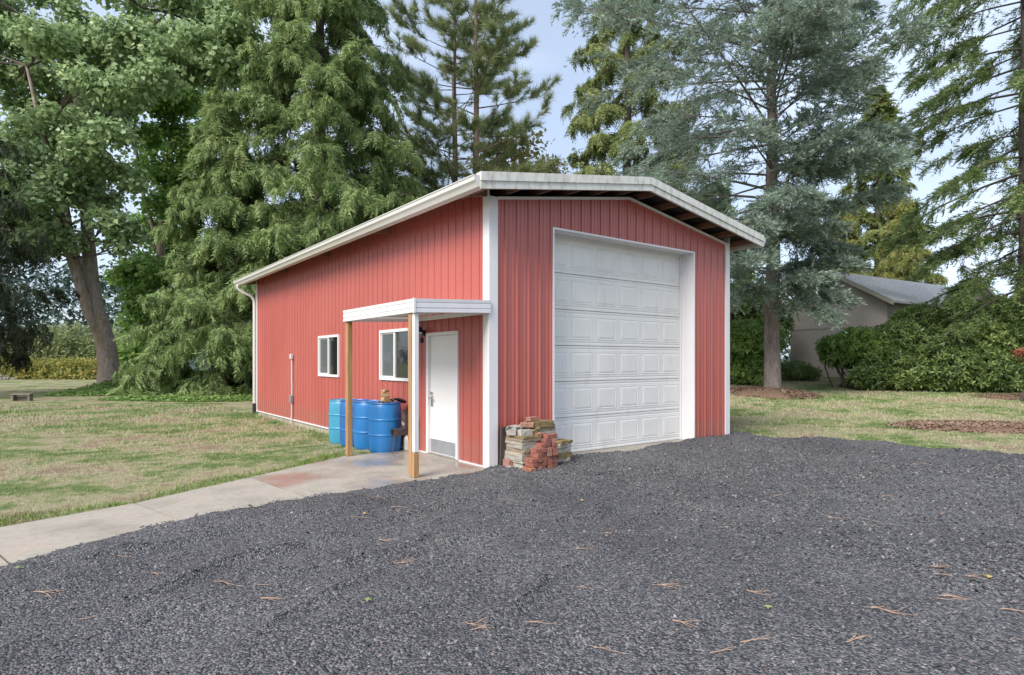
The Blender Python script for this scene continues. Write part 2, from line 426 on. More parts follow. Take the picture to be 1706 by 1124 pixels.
def tracks(x, y):
    """wheel tracks: long shallow arcs, pressed smooth, with a loose ridge on one side"""
    z = 0*x; m = 0*x
    for k, (x0_, y0_, x1_, y1_, bow, amp) in enumerate(TRK):
        dx_, dy_ = x1_-x0_, y1_-y0_; ln = math.hypot(dx_, dy_)
        s_ = ((x-x0_)*dx_+(y-y0_)*dy_)/ln**2; d_ = ((y-y0_)*dx_-(x-x0_)*dy_)/ln-bow*4*s_*(1-s_)+.05*np.sin(s_*23+k)+.03*np.sin(s_*61)
        on = ss(s_*8)*ss((1-s_)*8)*(.45+.55*np.sin(s_*(9+k)+k)**2)
        z = z+1.7*amp*on*np.exp(-((d_-.10)/.055)**2)-amp*on*np.exp(-((d_+.02)/.10)**2)
        m = m+on*np.exp(-((d_+.06)/.14)**2)
    return z, m
def gravel_z(x, y):
    dx, dy = x-CAM[0], y-CAM[1]
    # tyre ruts curving from lower left towards the big door, footprints, loose ridges
    a = x*.62-y*.78; b = x*.78+y*.62
    z = .020*np.sin(a*2.3+.9*np.sin(b*.45))+.020*np.sin(a*5.1+1.6*np.sin(b*.6+1))*(.5+.5*np.sin(b*.9+a*.6))+.006*np.sin(b*3.3+a*1.7)
    z += .012*np.sin(x*9.1+2*np.sin(y*3.7))*np.sin(y*7.7+1.2*np.sin(x*4.1))
    z += .007*np.sin(x*23+3*np.sin(y*5.))*np.sin(y*19+2*np.sin(x*7.))
    # sharp little berms
    for (cx_, cy_, r, amp, a0, a1) in ((-2.9, -3.6, .35, .035, .3, 2.4), (-1.2, -4.4, .3, .03, 1., 2.9), (-3.4, -2.4, .5, .025, 0, 2.), (1.4, -2.8, .5, .025, .6, 2.6), (-.6, -2.2, .6, .02, .4, 2.2)):
        q = np.arctan2(y-cy_, x-cx_); d = np.hypot(x-cx_, y-cy_)-r
        z += amp*np.exp(-(d/.05)**2)*((q > a0) & (q < a1))*np.sin(np.pi*np.clip((q-a0)/(a1-a0), 0, 1))
    z += tracks(x, y)[0]
    # low heap along the shop front and the right edge
    z += .05*np.exp(-((y+.10)/.25)**2)*((x > 4.6) & (x < 6.6))+.022*np.exp(-((y+.12)/.22)**2)*((x > 1.3) & (x <= 4.6))
    z += .03*np.exp(-((x-x_max(y)+.25)/.22)**2)
    return z+.028
st = .085
gx = np.arange(-14, 9.2, st); gy = np.arange(-14, .6, st)
XX, YY = np.meshgrid(gx, gy, indexing='ij')
YY0, XX0 = YY.copy(), XX.copy()
XX = np.minimum(XX, x_max(YY)); YY = np.minimum(YY, y_max(XX))
keep = (XX0[:-1, :-1] < x_max(YY0[:-1, :-1])) & (YY0[:-1, :-1] < y_max(XX0[:-1, :-1]))
ZZ = gravel_z(XX, YY)
edge = np.minimum((y_max(XX)-YY), (x_max(YY)-XX))
ZZ = np.where(XX < -.2, ZZ*ss(edge/.12+.25)+.006, ZZ)
ZZ = np.where((x_max(YY)-XX) < .02, -.03, ZZ)
nx, ny = XX.shape; idx = np.arange(nx*ny).reshape(nx, ny)
Fq = np.stack([idx[:-1, :-1], idx[1:, :-1], idx[1:, 1:], idx[:-1, 1:]], -1)[keep].reshape(-1, 4)
Vg = np.stack([XX, YY, ZZ], -1).reshape(-1, 3)
used, invi = np.unique(Fq, return_inverse=True)
drive = npmesh('gravel_drive', Vg[used], invi.reshape(-1, 4), 'gravel', smooth=True)
tag(drive, 'dark grey crushed gravel drive in front of the shop', 'gravel drive', kind='structure')

def merge_vf(L):
    V, F, o = [], [], 0
    for v, f in L: V.append(v); F.append(f+o); o += len(v)
    return np.concatenate(V), np.concatenate(F)
# loose stones on the nearer gravel
def scatter_stones(n, dmin, dmax, size, seed):
    r = np.random.default_rng(seed)
    dep = np.sqrt(r.uniform(dmin**2, dmax**2, n)); px = r.uniform(-140, 1850, n)
    P = CAM[:2]+dep[:, None]*(FWD+((px-CX)/FPX)[:, None]*RGT)
    ok = (P[:, 1] < y_max(P[:, 0])-.02) & (P[:, 0] < x_max(P[:, 1])-.03)
    ok &= r.random(len(P)) > .85*np.clip(tracks(P[:, 0], P[:, 1])[1], 0, 1)
    P = P[ok]; n = len(P); dep = dep[ok]
    tv = np.array([(1, 0, 0), (-1, 0, .1), (0, 1, .1), (0, -1, -.1), (.1, .1, .62), (-.1, 0, -.6)], float)
    tf = np.array([(0, 2, 4), (2, 1, 4), (1, 3, 4), (3, 0, 4)])
    q = r.uniform(0, 6.28, n); tl = r.normal(0, .35, n)
    X = np.stack([np.cos(q), np.sin(q), tl], 1); Y = np.stack([-np.sin(q), np.cos(q), r.normal(0, .35, n)], 1)
    Z = np.cross(X, Y)
    S = size*np.clip(r.lognormal(0, .34, n), .4, 1.7)
    s3 = np.stack([r.uniform(.8, 1.4, n), r.uniform(.6, 1.1, n), r.uniform(.6, 1.1, n)], 1)
    jit = 1+r.uniform(-.3, .3, (n, 6, 3))
    T = tv[None]*jit*s3[:, None]*S[:, None, None]
    B = np.concatenate([P, (gravel_z(P[:, 0], P[:, 1])+.35*S*.5)[:, None]], 1)
    V = B[:, None]+T[..., 0:1]*X[:, None]+T[..., 1:2]*Y[:, None]+T[..., 2:3]*Z[:, None]
    F = (tf[None]+6*np.arange(n)[:, None, None]).reshape(-1, 3)
    return V.reshape(-1, 3), F
V1, F1 = scatter_stones(42000, 2.6, 5.2, .0088, 1); V2, F2 = scatter_stones(34000, 5.2, 9.5, .0105, 2)
V3, F3 = scatter_stones(26000, 8.2, 14.5, .0125, 3)
o = npmesh('gravel_stones', *merge_vf([(V1, F1), (V2, F2), (V3, F3)]), 'stone_bits')
tag(o, 'loose crushed stones lying on the gravel drive', 'gravel', kind='stuff')

# ------------------------------------------------------------------ concrete walk, slab by slab
walk = empty('concrete_walk', (0, 0, 0)); tag(walk, 'pale concrete walk leading to the shop door, wet under the canopy', 'walk', kind='structure')
GE = [(-14, -5.4), (-8, -2.35), (-5.47, -1.12), (-4.47, -.65), (-4.15, -.58), (-2.8, -.33), (-1.37, -.18), (-1.25, -.17), (-.23, -.09), (-.005, -.05)]
UE = [(-14, -3.8), (-8, -.85), (-5.8, .17), (-4.47, .61), (-3.06, 1.42), (-1.29, 2.44)]
def slab(poly, m, z=.012):
    c = np.mean(poly, 0); P = [tuple(c+(np.array(p)-c)*(1-.006/max(.3, np.linalg.norm(np.array(p)-c)))) for p in poly]
    return MB().prism(P, -.09, z).build('concrete_slab', m, walk)
slab([(-14, -5.5), (-8, -2.45), (-5.47, -1.22), (-5.80, .17), (-8, -.85), (-14, -3.8)], 'concrete')
slab([(-5.455, -1.22), (-4.15, -.68), (-4.475, .60), (-5.785, .17)], 'concrete')
slab([(-4.135, -.68), (-2.8, -.43), (-3.06, 1.42), (-4.46, .61)], 'concrete')
slab([(-2.785, -.43), (-1.255, -.27), (-1.285, 2.44), (-3.045, 1.43)], 'concrete_wet')
slab([(-1.24, -.27), (-.008, -.12), (-.008, 2.46), (-1.27, 2.46)], 'concrete_wet', .010)

# ------------------------------------------------------------------ red metal shop
BW, BL = 6.10, 13.08
shop = empty('metal_shop_building', (0, 0, 0))
tag(shop, 'red ribbed metal shop building with white trim and a tall white garage door', 'building')
def eave(x):                                    # underside line of the roof
    return 4.0+.16*(min(x, BW-x)+.5)
PITCH = .2286
def profile(L):
    pts = []
    k = 0
    while k*PITCH < L+.2:
        c = k*PITCH+.06
        pts += [(c-.024, 0), (c-.016, .019), (c+.016, .019), (c+.024, 0)]
        for q in (1/3., 2/3.): m_ = c+q*PITCH; pts += [(m_-.012, 0), (m_-.008, .006), (m_+.008, .006), (m_+.012, 0)]
        k += 1
    return [(0, 0)]+[p for p in pts if .001 < p[0] < L-.001]+[(L, 0)]
def ribbed_wall(L, top, z0, holes, fn, root):
    """sheets three feet wide; holes are (s0, s1, z0, z1) openings"""
    pts = profile(L)
    for h in holes:
        for s in h[:2]:
            for i in range(len(pts)-1):
                if pts[i][0] < s < pts[i+1][0]:
                    f = (s-pts[i][0])/(pts[i+1][0]-pts[i][0]); pts.insert(i+1, (s, pts[i][1]+f*(pts[i+1][1]-pts[i][1]))); break
    edges = [-1]+[.06+PITCH*(4*k+3.5) for k in range(40)]
    sheets = {}
    for i in range(len(pts)-1):
        (s0, o0), (s1, o1) = pts[i], pts[i+1]; mid = (s0+s1)/2
        k = sum(1 for e in edges if mid > e)
        iv = [(z0, None)]
        for h in holes:
            if h[0]-1e-6 < mid < h[1]+1e-6:
                new = []
                for a, b in iv:
                    if h[2] > z0+.01: new.append((a, h[2]))
                    new.append((h[3], b))
                iv = new
        for a, b in iv:
            mb = sheets.setdefault((k, a if len(iv) > 1 else (a if a > z0+.01 else z0)), MB())
            t0 = b if b is not None else top(s0); t1 = b if b is not None else top(s1)
            mb.add([fn(s0, o0, a), fn(s1, o1, a), fn(s1, o1, t1), fn(s0, o0, t0)], [(0, 1, 2, 3)])
    for k in sheets: sheets[k].build('wall_panel', 'red', root)
side_fn = lambda s, o, z: (-o, s, z); front_fn = lambda s, o, z: (s, -o, z)
D0, D1 = .86, 1.89          # walk door along the side wall
ribbed_wall(BL, lambda s: 4.235, .012, [(D0, D1, .012, 2.10), (5.97, 7.31, 1.24, 2.22), (2.50, 3.79, 1.24, 2.22)], side_fn, shop)
OX0, OX1, OZ = 1.26, 4.92, 3.745
ribbed_wall(BW, lambda s: eave(s)-.02, .012, [(OX0, OX1, .012, OZ)], front_fn, shop)
MB().box(BW, BW+.02, .0, BL, .0, eave(0)).build('wall_panel', 'red', shop)
mb = MB(); mb.add([(0, BL, 0), (BW, BL, 0), (BW, BL, eave(BW)), (BW/2, BL, eave(BW/2)), (0, BL, eave(0))], [(0, 1, 2, 3, 4)]); mb.build('wall_panel', 'red', shop)
# screw heads on the ribs
mb = MB()
for z in (.30, .95, 1.6, 2.2, 2.75, 3.3, 3.85):
    for k in range(1, 27):
        s = .06+PITCH*k
        if s > BW-.12: break
        if OX0 < s < OX1 and z < OZ: continue
        for fn, ok in ((front_fn, True),):
            c = s+.034*.9; r = .007
            mb.add([fn(c-r, .009, z), fn(c, .009, z-r), fn(c+r, .009, z), fn(c, .009, z+r), fn(c, .016, z)], [(0, 1, 4), (1, 2, 4), (2, 3, 4), (3, 0, 4)])
for z in (.9, 1.7, 2.75, 3.3):
    for k in range(1, 57):
        s = .06+PITCH*k
        if (D0 < s < D1 and z < 2.1) or s > BL-.2: continue
        c = s+.03; r = .006
        mb.add([side_fn(c-r, .009, z), side_fn(c, .009, z-r), side_fn(c+r, .009, z), side_fn(c, .009, z+r), side_fn(c, .015, z)], [(0, 1, 4), (1, 2, 4), (2, 3, 4), (3, 0, 4)])
tag(mb.build('screw_heads', 'rust', shop), kind='stuff')
# foundation and floor
MB().box(.018, BW-.02, .32, BL-.03, -.5, .008).build('floor_slab', 'foundation', shop)
MB().box(.012, .14, .03, BL-.01, -.6, .004).build('foundation', 'foundation', shop)
MB().box(.14, BW-.03, .012, .30, -.5, -.002).build('foundation', 'foundation', shop)
MB().box(OX0-.02, OX1+.02, -.10, .34, -.2, .028, bev=.008).build('door_sill', 'concrete', shop)
# base trim
mb = MB().box(-.030, -.001, .14, D0-.02, .008, .030); mb.build('base_trim', 'white', shop)
MB().box(-.030, -.001, D1+.02, BL-.1, -.004, .026).build('base_trim', 'white', shop)
# corner trim: L shaped
zc = eave(0)-.002
def corner(sx, sy, x, y, w1, w2, z0=.0):
    mb = MB()
    mb.box(*sorted((x-sx*.034, x-sx*.028)), *sorted((y-sy*.034, y+sy*w1)), z0, 4.215)
    mb.box(*sorted((x-sx*.028, x+sx*w2)), *sorted((y-sy*.034, y-sy*.028)), z0, zc)
    # returned hems
    mb.box(*sorted((x-sx*.028, x+sx*.0)), *sorted((y+sy*(w1-.006), y+sy*w1)), z0, zc)
    mb.box(*sorted((x+sx*(w2-.006), x+sx*w2)), *sorted((y-sy*.028, y)), z0, zc)
    return mb.build('corner_trim', 'white', shop)
corner(1, 1, 0, 0, .135, .125, -.02)
corner(-1, 1, BW, 0, .12, .115)
corner(1, -1, 0, BL, .13, .12, -.02)
# trim under the gable soffit
for a, b in ((.125, BW/2), (BW/2, BW-.115)):
    mb = MB()
    mb.add([(a, -.034, eave(a)-.055), (b, -.034, eave(b)-.055), (b, -.034, eave(b)-.012), (a, -.034, eave(a)-.012),
            (a, -.004, eave(a)-.055), (b, -.004, eave(b)-.055), (b, -.004, eave(b)-.012), (a, -.004, eave(a)-.012)],
           [(0, 1, 2, 3), (0, 4, 5, 1), (3, 2, 6, 7), (4, 7, 6, 5)])
    mb.build('rake_moulding', 'white', shop)
# roof sheets
OV, FR = .50, .50
YB = BL+.45
def roofz(x): return 4.20+.16*(min(x, BW-x)+.5)
for s in (0, 1):
    e = -OV if s == 0 else BW+OV
    r = BW/2
    mb = MB()
    n = 62; ys = np.linspace(-FR+.03, YB, n*4+1)
    hh = [0 if k % 4 in (0, 3) else .022 for k in range(len(ys))]
    v = []; f = []
    for k, y in enumerate(ys):
        v += [(e, y, roofz(e)-.01+hh[k]), (r, y, roofz(r)-.01+hh[k]), (e, y, roofz(e)-.035), (r, y, roofz(r)-.035)]
        if k:
            a = 4*(k-1); c = 4*k
            f += [(a, c, c+1, a+1), (a+2, a+3, c+3, c+2), (a, a+2, c+2, c)]
    mb.add(v, f); mb.build('roof_sheet', 'roof', shop)
    # dark lining under the sheets
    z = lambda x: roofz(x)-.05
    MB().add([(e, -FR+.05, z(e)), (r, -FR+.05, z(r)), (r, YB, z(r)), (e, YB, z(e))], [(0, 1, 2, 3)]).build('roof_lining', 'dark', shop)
MB().add([(BW/2-.18, -FR+.03, roofz(BW/2-.18)+.02), (BW/2, -FR+.03, roofz(BW/2)+.03), (BW/2+.18, -FR+.03, roofz(BW/2+.18)+.02),
          (BW/2-.18, YB, roofz(BW/2-.18)+.02), (BW/2, YB, roofz(BW/2)+.03), (BW/2+.18, YB, roofz(BW/2+.18)+.02)], [(0, 1, 4, 3), (1, 2, 5, 4)]).build('ridge_cap', 'roof', shop)
# purlins crossing the gable overhang
for k in range(6):
    for s in (0, 1):
        x = -.30+.62*k if s == 0 else BW+.30-.62*k
        if abs(x-BW/2) < .1: continue
        z1 = roofz(x)-.06
        MB().box(x-.02, x+.02, -FR+.04, .30, z1-.115, z1).build('purlin', 'purlin', shop)
# rafter tails under the side eave
for k in range(5):
    y = .02+3.26*k
    T = Matrix.Translation((0, y, 0))
    mb = MB(); mb.add([(-OV+.06, y, 4.02), (.0, y, 4.08), (.0, y, 4.22), (-OV+.06, y, 4.15), (-OV+.06, y+.04, 4.02), (.0, y+.04, 4.08), (.0, y+.04, 4.22), (-OV+.06, y+.04, 4.15)],
                      [(0, 1, 2, 3), (7, 6, 5, 4), (0, 4, 5, 1), (0, 3, 7, 4)])
    mb.build('rafter_tail', 'purlin', shop)
# rake fascia: a folded metal cap over a board, both slopes
def rake(x0, x1, lo, hi, y0, y1, name, m):
    mb = MB()
    mb.add([(x0, y0, roofz(x0)+lo), (x1, y0, roofz(x1)+lo), (x1, y0, roofz(x1)+hi), (x0, y0, roofz(x0)+hi),
            (x0, y1, roofz(x0)+lo), (x1, y1, roofz(x1)+lo), (x1, y1, roofz(x1)+hi), (x0, y1, roofz(x0)+hi)],
           [(0, 1, 2, 3), (7, 6, 5, 4), (0, 4, 5, 1), (3, 2, 6, 7), (0, 3, 7, 4), (1, 5, 6, 2)])
    return mb.build(name, m, shop)
for x0, x1 in ((-OV-.01, BW/2), (BW/2, BW+OV+.01)):
    rake(x0, x1, -.205, -.085, -FR-.012, -FR+.03, 'rake_fascia', 'fascia')
    rake(x0, x1, -.098, .028, -FR-.032, -FR+.10, 'rake_cap', 'fascia')
    xm = x0 if x0 < 0 else x1
MB().box(-OV+.01, -OV+.05, -FR+.03, YB, 4.0, 4.17).build('eave_fascia', 'gutter', shop)
MB().box(BW+OV-.05, BW+OV-.01, -FR+.03, YB, 4.0, 4.17).build('eave_fascia', 'gutter', shop)
# K-style gutters
kp = [(0, .0), (.055, .0), (.07, .03), (.085, .055), (.115, .085), (.12, .14), (.132, .146), (.132, .158), (.118, .158), (.112, .15), (.105, .09), (.075, .065), (.05, .012), (.006, .012), (.006, .158), (0, .158)]
for s in (0, 1):
    fn = (lambda u, w, t: (-OV+.01-u, t, 4.015+w)) if s == 0 else (lambda u, w, t: (BW+OV-.01+u, t, 4.015+w))
    mb = MB(); n = len(kp)
    v = [fn(u, w, -FR+.0) for u, w in kp]+[fn(u, w, YB) for u, w in kp]
    mb.add(v, [(i, (i+1) % n, n+(i+1) % n, n+i) for i in range(n)])
    g_ = mb.build('gutter', 'gutter', shop)
    out = [kp[i] for i in (0, 1, 2, 3, 4, 5, 6, 7, 15)]
    for y in (-FR-.001, YB+.001):
        MB().add([fn(u, w, y) for u, w in out], [tuple(range(len(out)))]).build('end_cap', 'gutter', g_)
    # seams
    for y in (2.9, 6.4, 9.9):
        mb = MB(); mb.extrude([(u+.003, w-.002) for u, w in (kp[0], kp[1], kp[2], kp[3], kp[4], kp[5], kp[6], kp[7])]+[(.0, .150)], y, y+.05, fn); mb.build('gutter_joint', 'gutter', g_)
# downspout at the far corner
dsp = MB().tube([(-OV-.05, BL+.12, 4.03), (-OV-.05, BL+.12, 3.93), (-OV+.03, BL+.10, 3.84), (-.18, BL+.03, 3.70), (-.10, BL+.0, 3.60), (-.085, BL-.02, 3.45), (-.085, BL-.02, .24)], .045, 8).build('downspout', 'gutter', shop, True)
MB().tube([(-.085, BL-.02, .25), (-.085, BL-.02, -.3)], .055, 10).build('drain_pipe', 'black', dsp, True)
for z in (1.2, 2.6): MB().box(-.138, -.032, BL-.03, BL-.01, z, z+.03).build('strap', 'gutter', dsp)

# ------------- tall sectional garage door
DY = .30
gd = empty('garage_door', (0, 0, 0), parent=shop)
gd['label'] = 'tall white sectional garage door with raised square panels'
sh = (OZ-.012-.03)/6
px0, px1 = OX0+.015, OX1-.015
pw = (px1-px0)/6
for r in range(6):
    z0 = .03+r*sh; z1 = z0+sh-.006
    mb = MB()
    # ribs pressed along the top and bottom of the section
    zz = [z0, z0+.004, z0+.035, z0+.041, z0+.062, z0+.068, z1-.068, z1-.062, z1-.041, z1-.035, z1-.004, z1]
    yy = [.010, 0, 0, .006, .006, 0, 0, .006, .006, 0, 0, .010]
    v = []; f = []
    for z, y in zip(zz, yy): v += [(px0-.05, DY+y, z), (px1+.05, DY+y, z)]
    for i in range(len(zz)-1): f.append((2*i, 2*i+1, 2*i+3, 2*i+2))
    mb.add(v, f)
    mb.box(px0-.05, px1+.05, DY+.012, DY+.05, z0+.001, z1-.001)
    mb.build('door_section', 'gdoor', gd)
    for c in range(6):
        a = px0+c*pw+.055; b_ = px0+(c+1)*pw-.055; lo = z0+.105; hi = z1-.100
        # groove then raised field
        rings = [(0, -.0015), (.010, -.006), (.022, -.001), (.030, -.001), (.036, -.004), (.056, -.008)]
        v = []; f = []
        for k, (ins, yy_) in enumerate(rings):
            y = DY-.001+(yy_ if k not in (2, 3) else .0)
            v += [(a+ins, y, lo+ins), (b_-ins, y, lo+ins), (b_-ins, y, hi-ins), (a+ins, y, hi-ins)]
            if k:
                o = 4*(k-1)
                f += [(o+i, o+(i+1) % 4, o+4+(i+1) % 4, o+4+i) for i in range(4)]
        o = 4*(len(rings)-1); f.append((o, o+1, o+2, o+3))
        MB().add(v, f).build('raised_panel', 'gdoor', gd)
MB().box(px0-.05, px1+.05, DY-.002, DY+.04, .029, .034).build('bottom_seal', 'black', gd)
# opening trim: jambs and head
MB().box(OX0-.012, OX0-.001, -.030, .36, .0, OZ+.012).build('door_jamb', 'white', shop)
MB().box(OX1+.001, OX1+.012, -.030, .36, .0, OZ+.012).build('door_jamb', 'white', shop)
MB().box(OX0-.001, OX1+.001, -.030, .36, OZ+.001, OZ+.013).build('door_head', 'white', shop)
MB().box(OX1-.035, OX1-.0, DY-.035, DY-.004, .03, OZ-.002).build('stop_moulding', 'white', shop)
MB().box(OX0+.0, OX0+.035, DY-.035, DY-.004, .03, OZ-.002).build('stop_moulding', 'white', shop)
MB().box(OX0+.036, OX1-.036, DY-.035, DY-.004, OZ-.035, OZ-.001).build('stop_moulding', 'white', shop)
for a, b in ((OX0-.040, OX0-.012), (OX1+.012, OX1+.030)):
    MB().box(a, b, -.031, -.022, .0, OZ+.03).build('opening_trim', 'white', shop)
MB().box(OX0-.012, OX1+.012, -.031, -.022, OZ+.013, OZ+.033).build('opening_trim', 'white', shop)

# ------------- walk door on the side wall
wd = empty('entry_door', (0, 0, 0), parent=shop); wd['label'] = 'plain white walk door with grey kick plate'
MB().box(-.034, .08, D0, D0+.055, .02, 2.10).box(-.034, .08, D1-.075, D1, .02, 2.10).box(-.034, .08, D0+.055, D1-.075, 2.045, 2.10).build('door_frame', 'white', wd)
MB().box(.012, .06, D0+.058, D1-.078, .035, 2.042, bev=.003).build('door_slab', 'door', wd)
MB().box(.006, .012, D0+.075, D1-.095, .05, .275).build('kick_plate', 'kick', wd)
MB().box(-.03, .06, D0+.055, D1-.075, .012, .033).build('threshold', 'steel', wd)
hy = D1-.078-.07
MB().box(-.004, .013, hy-.032, hy+.032, .83, 1.01, bev=.004).build('lock_plate', 'steel', wd)
MB().tube([(.012, hy, .975), (-.045, hy, .975), (-.052, hy-.01, .975), (-.052, hy-.10, .97)], .010, 8).build('lever_handle', 'steel', wd, True)
MB().tube([(.012, hy, 1.06), (-.018, hy, 1.06)], .026, 12).build('deadbolt', 'steel', wd, True)

# ------------- sliding windows
def window(y0, y1, z0, z1):
    w = empty('window', (0, 0, 0), parent=shop)
    t = .055; X0, X1 = -.036, .03
    MB().box(X0, X1, y0, y0+t, z0, z1).box(X0, X1, y1-t, y1, z0, z1).box(X0, X1, y0+t, y1-t, z1-t, z1).box(X0, X1, y0+t, y1-t, z0, z0+t).build('window_frame', 'vinyl', w)
    mid = (y0+y1)/2
    MB().box(X0+.008, X1-.012, mid-.028, mid+.028, z0+t, z1-t).build('mullion', 'vinyl', w)
    # far sash slides behind a screen
    s = .03; a, b = mid+.028, y1-t
    MB().box(-.012, .02, a, a+s*.4, z0+t, z1-t).box(-.012, .02, b-s, b, z0+t, z1-t).box(-.012, .02, a+s*.4, b-s, z1-t-s, z1-t).box(-.012, .02, a+s*.4, b-s, z0+t, z0+t+s).build('sash', 'grey', w)
    MB().box(.0, .006, a+s*.4, b-s, z0+t+s, z1-t-s).build('pane', 'screen', w)
    MB().box(.004, .010, y0+t, mid-.028, z0+t, z1-t).build('pane', 'glass', w)
    return w
window(5.97, 7.31, 1.24, 2.22); window(2.50, 3.79, 1.24, 2.22)

# ------------- conduit, flood light
cd = MB().tube([(-.05, 9.31, 1.70), (-.05, 9.31, 1.10), (-.048, 9.29, .95), (-.05, 9.31, .60), (-.05, 9.34, -.3)], .022, 8).build('conduit', 'grey', shop, True)
MB().box(-.10, -.022, 9.25, 9.37, 1.66, 1.80, bev=.012).build('electrical_box', 'grey', cd)
MB().box(-.11, -.022, 9.24, 9.38, .48, .68, bev=.01).build('electrical_box', 'kick', cd)
fl = MB().tube([(-.02, 1.985, 2.10), (-.05, 1.985, 2.10)], .055, 12).build('flood_light', 'black', shop, True)
for dy, dz in ((-.06, .03), (.05, .04)):
    MB().tube([(-.05, 1.985, 2.10), (-.09, 1.985+dy*.6, 2.10+dz)], .018, 8).build('arm', 'black', fl)
    MB().lathe([(.02, .03), (.045, .0), (.06, -.07), (.056, -.072)], 14, (-.14, 1.985+dy, 2.15+dz)).build('lamp_head', 'black', fl, True)
    MB().lathe([(.001, -.066), (.053, -.066), (.045, -.085), (.001, -.095)], 14, (-.14, 1.985+dy, 2.15+dz)).build('lens', 'lens', fl, True)
MB().box(-.10, -.04, 1.96, 2.01, 1.93, 2.02, bev=.012).build('motion_sensor', 'black', fl)

# ------------- canopy over the walk door
cn = empty('entry_canopy', (0, 0, 0), parent=shop); cn['label'] = 'flat white canopy on two wooden posts over the walk door'
CX0, CX1, CY0, CY1 = -1.29, -.034, -.06, 2.46
def cz(x): return (x-CX0)/(CX1-CX0)*.05
def sloped(x0, x1, y0, y1, lo, hi, name, m):
    mb = MB(); mb.add([(x0, y0, lo+cz(x0)), (x1, y0, lo+cz(x1)), (x1, y1, lo+cz(x1)), (x0, y1, lo+cz(x0)), (x0, y0, hi+cz(x0)), (x1, y0, hi+cz(x1)), (x1, y1, hi+cz(x1)), (x0, y1, hi+cz(x0))],
                      [(3, 2, 1, 0), (4, 5, 6, 7), (0, 1, 5, 4), (1, 2, 6, 5), (2, 3, 7, 6), (3, 0, 4, 7)])
    return mb.build(name, m, cn)
FB, FT = 2.275, 2.465
fp = [(0, FB), (.022, FB), (.022, FB+.004), (.004, FB+.05), (.010, FB+.055), (.010, FB+.062), (.0, FB+.066), (-.004, FB+.13), (.008, FB+.138), (.008, FB+.146), (-.006, FB+.152), (-.010, FT), (.03, FT), (.03, FB+.02), (.0, FB+.02)]
fp = [(.0, FB), (-.012, FB+.004), (-.012, FB+.052), (.0, FB+.058), (.0, FB+.064), (-.012, FB+.070), (-.012, FB+.128), (.0, FB+.134), (.0, FB+.140), (-.012, FB+.146), (-.016, FT), (.03, FT), (.03, FB)]
for nm, fn, a, b in (('fascia', lambda u, w, t: (t, CY0+u, w+cz(t)), CX0+.002, CX1), ('fascia', lambda u, w, t: (CX0+u, t, w), CY0+.0, CY1), ('fascia', lambda u, w, t: (t, CY1-u, w+cz(t)), CX0+.002, CX1)):
    MB().extrude(fp, a, b, fn).build(nm, 'white', cn)
MB().box(CX0-.019, CX0+.012, CY0-.019, CY0+.012, FB-.004, FT+.008).build('fascia_corner', 'white', cn)
# roof pans, ribbed beneath
n = 8; w_ = (CY1-CY0-.08)/n
for k in range(n):
    y0 = CY0+.04+k*w_
    mb = MB()
    prof = [(0, 0), (.03, 0), (.04, .03), (w_-.04, .03), (w_-.03, 0), (w_-.004, 0), (w_-.004, .012), (w_-.022, .012), (w_-.032, .042), (.032, .042), (.022, .012), (0, .012)]
    mb.extrude(prof, CX0+.035, CX1, lambda u, w, t: (t, y0+u, FB+.075+w+cz(t)))
    mb.build('roof_pan', 'white', cn)
sloped(CX0+.04, CX0+.085, CY0+.032, CY1-.032, FB+.0, FB+.072, 'beam', 'white')
MB().box(-.056, -.033, CY0+.03, CY1-.03, FB+.04, FB+.115).build('ledger', 'white', cn)
for (x, y, nm) in ((-1.225, 2.40, 0), (-1.235, .10, 1)):
    p = MB().box(x-.045, x+.045, y-.045, y+.045, .014, FB+.0, bev=.006).build('post', 'post', cn)
MB().box(-1.268, -1.196, -.012, .052, .36, FB-.0, bev=.006).build('downspout', 'white', cn)
MB().box(-1.272, -1.192, -.010, .052, .012, .355, bev=.005).build('post_block', 'post', cn)
MB().box(-1.30, -1.17, .03, .155, .011, .024).build('post_base', 'kick', cn)
# ------------------------------------------------------------------ barrels by the side wall
def barrel(x, y, m, label, rot=0.):
    z = float(gz(x, y))+.002
    root = empty('plastic_barrel', (x, y, z), rot)
    tag(root, label, 'barrel', 'plastic barrels along the side wall')
    prof = [(.245, 0), (.262, .004), (.270, .02), (.278, .06), (.287, .16), (.290, .28)]
    def hoop(z0): return [(.290, z0-.022), (.297, z0-.014), (.299, z0), (.297, z0+.014), (.290, z0+.022)]
    prof += hoop(.315)+[(.2915, .44)]+hoop(.585)+[(.288, .70), (.282, .79), (.272, .845), (.266, .855), (.274, .862), (.278, .872), (.274, .882), (.258, .884), (.252, .872), (.06, .868)]
    MB().lathe(prof, 40).build('body', m, root, True)
    for a in (.5, 3.6):
        MB().lathe([(.036, 0), (.036, .014), (.030, .018), (.002, .018)], 16, (.17*math.cos(a), .17*math.sin(a), .868)).build('bung', m, root, True)
    return root
barrel(-.455, 2.62, 'blue', 'bright blue plastic barrel nearest the door, wood blocks on its lid', .4)
barrel(-.485, 3.25, 'blue', 'blue plastic barrel between the one with wood blocks and the post', 1.1)
barrel(-.50, 3.88, 'blue2', 'deep blue plastic barrel half hidden behind the wooden post', 2.)
barrel(-.49, 4.50, 'teal', 'pale turquoise plastic barrel, farthest of the row of barrels', .2)
bz = float(gz(-.455, 2.62))+.886
def Tm(x, y, z, rz=0, rx=0, ry=0):
    return Matrix.Translation((x, y, z)) @ Matrix.Rotation(rz, 4, 'Z') @ Matrix.Rotation(rx, 4, 'X') @ Matrix.Rotation(ry, 4, 'Y')
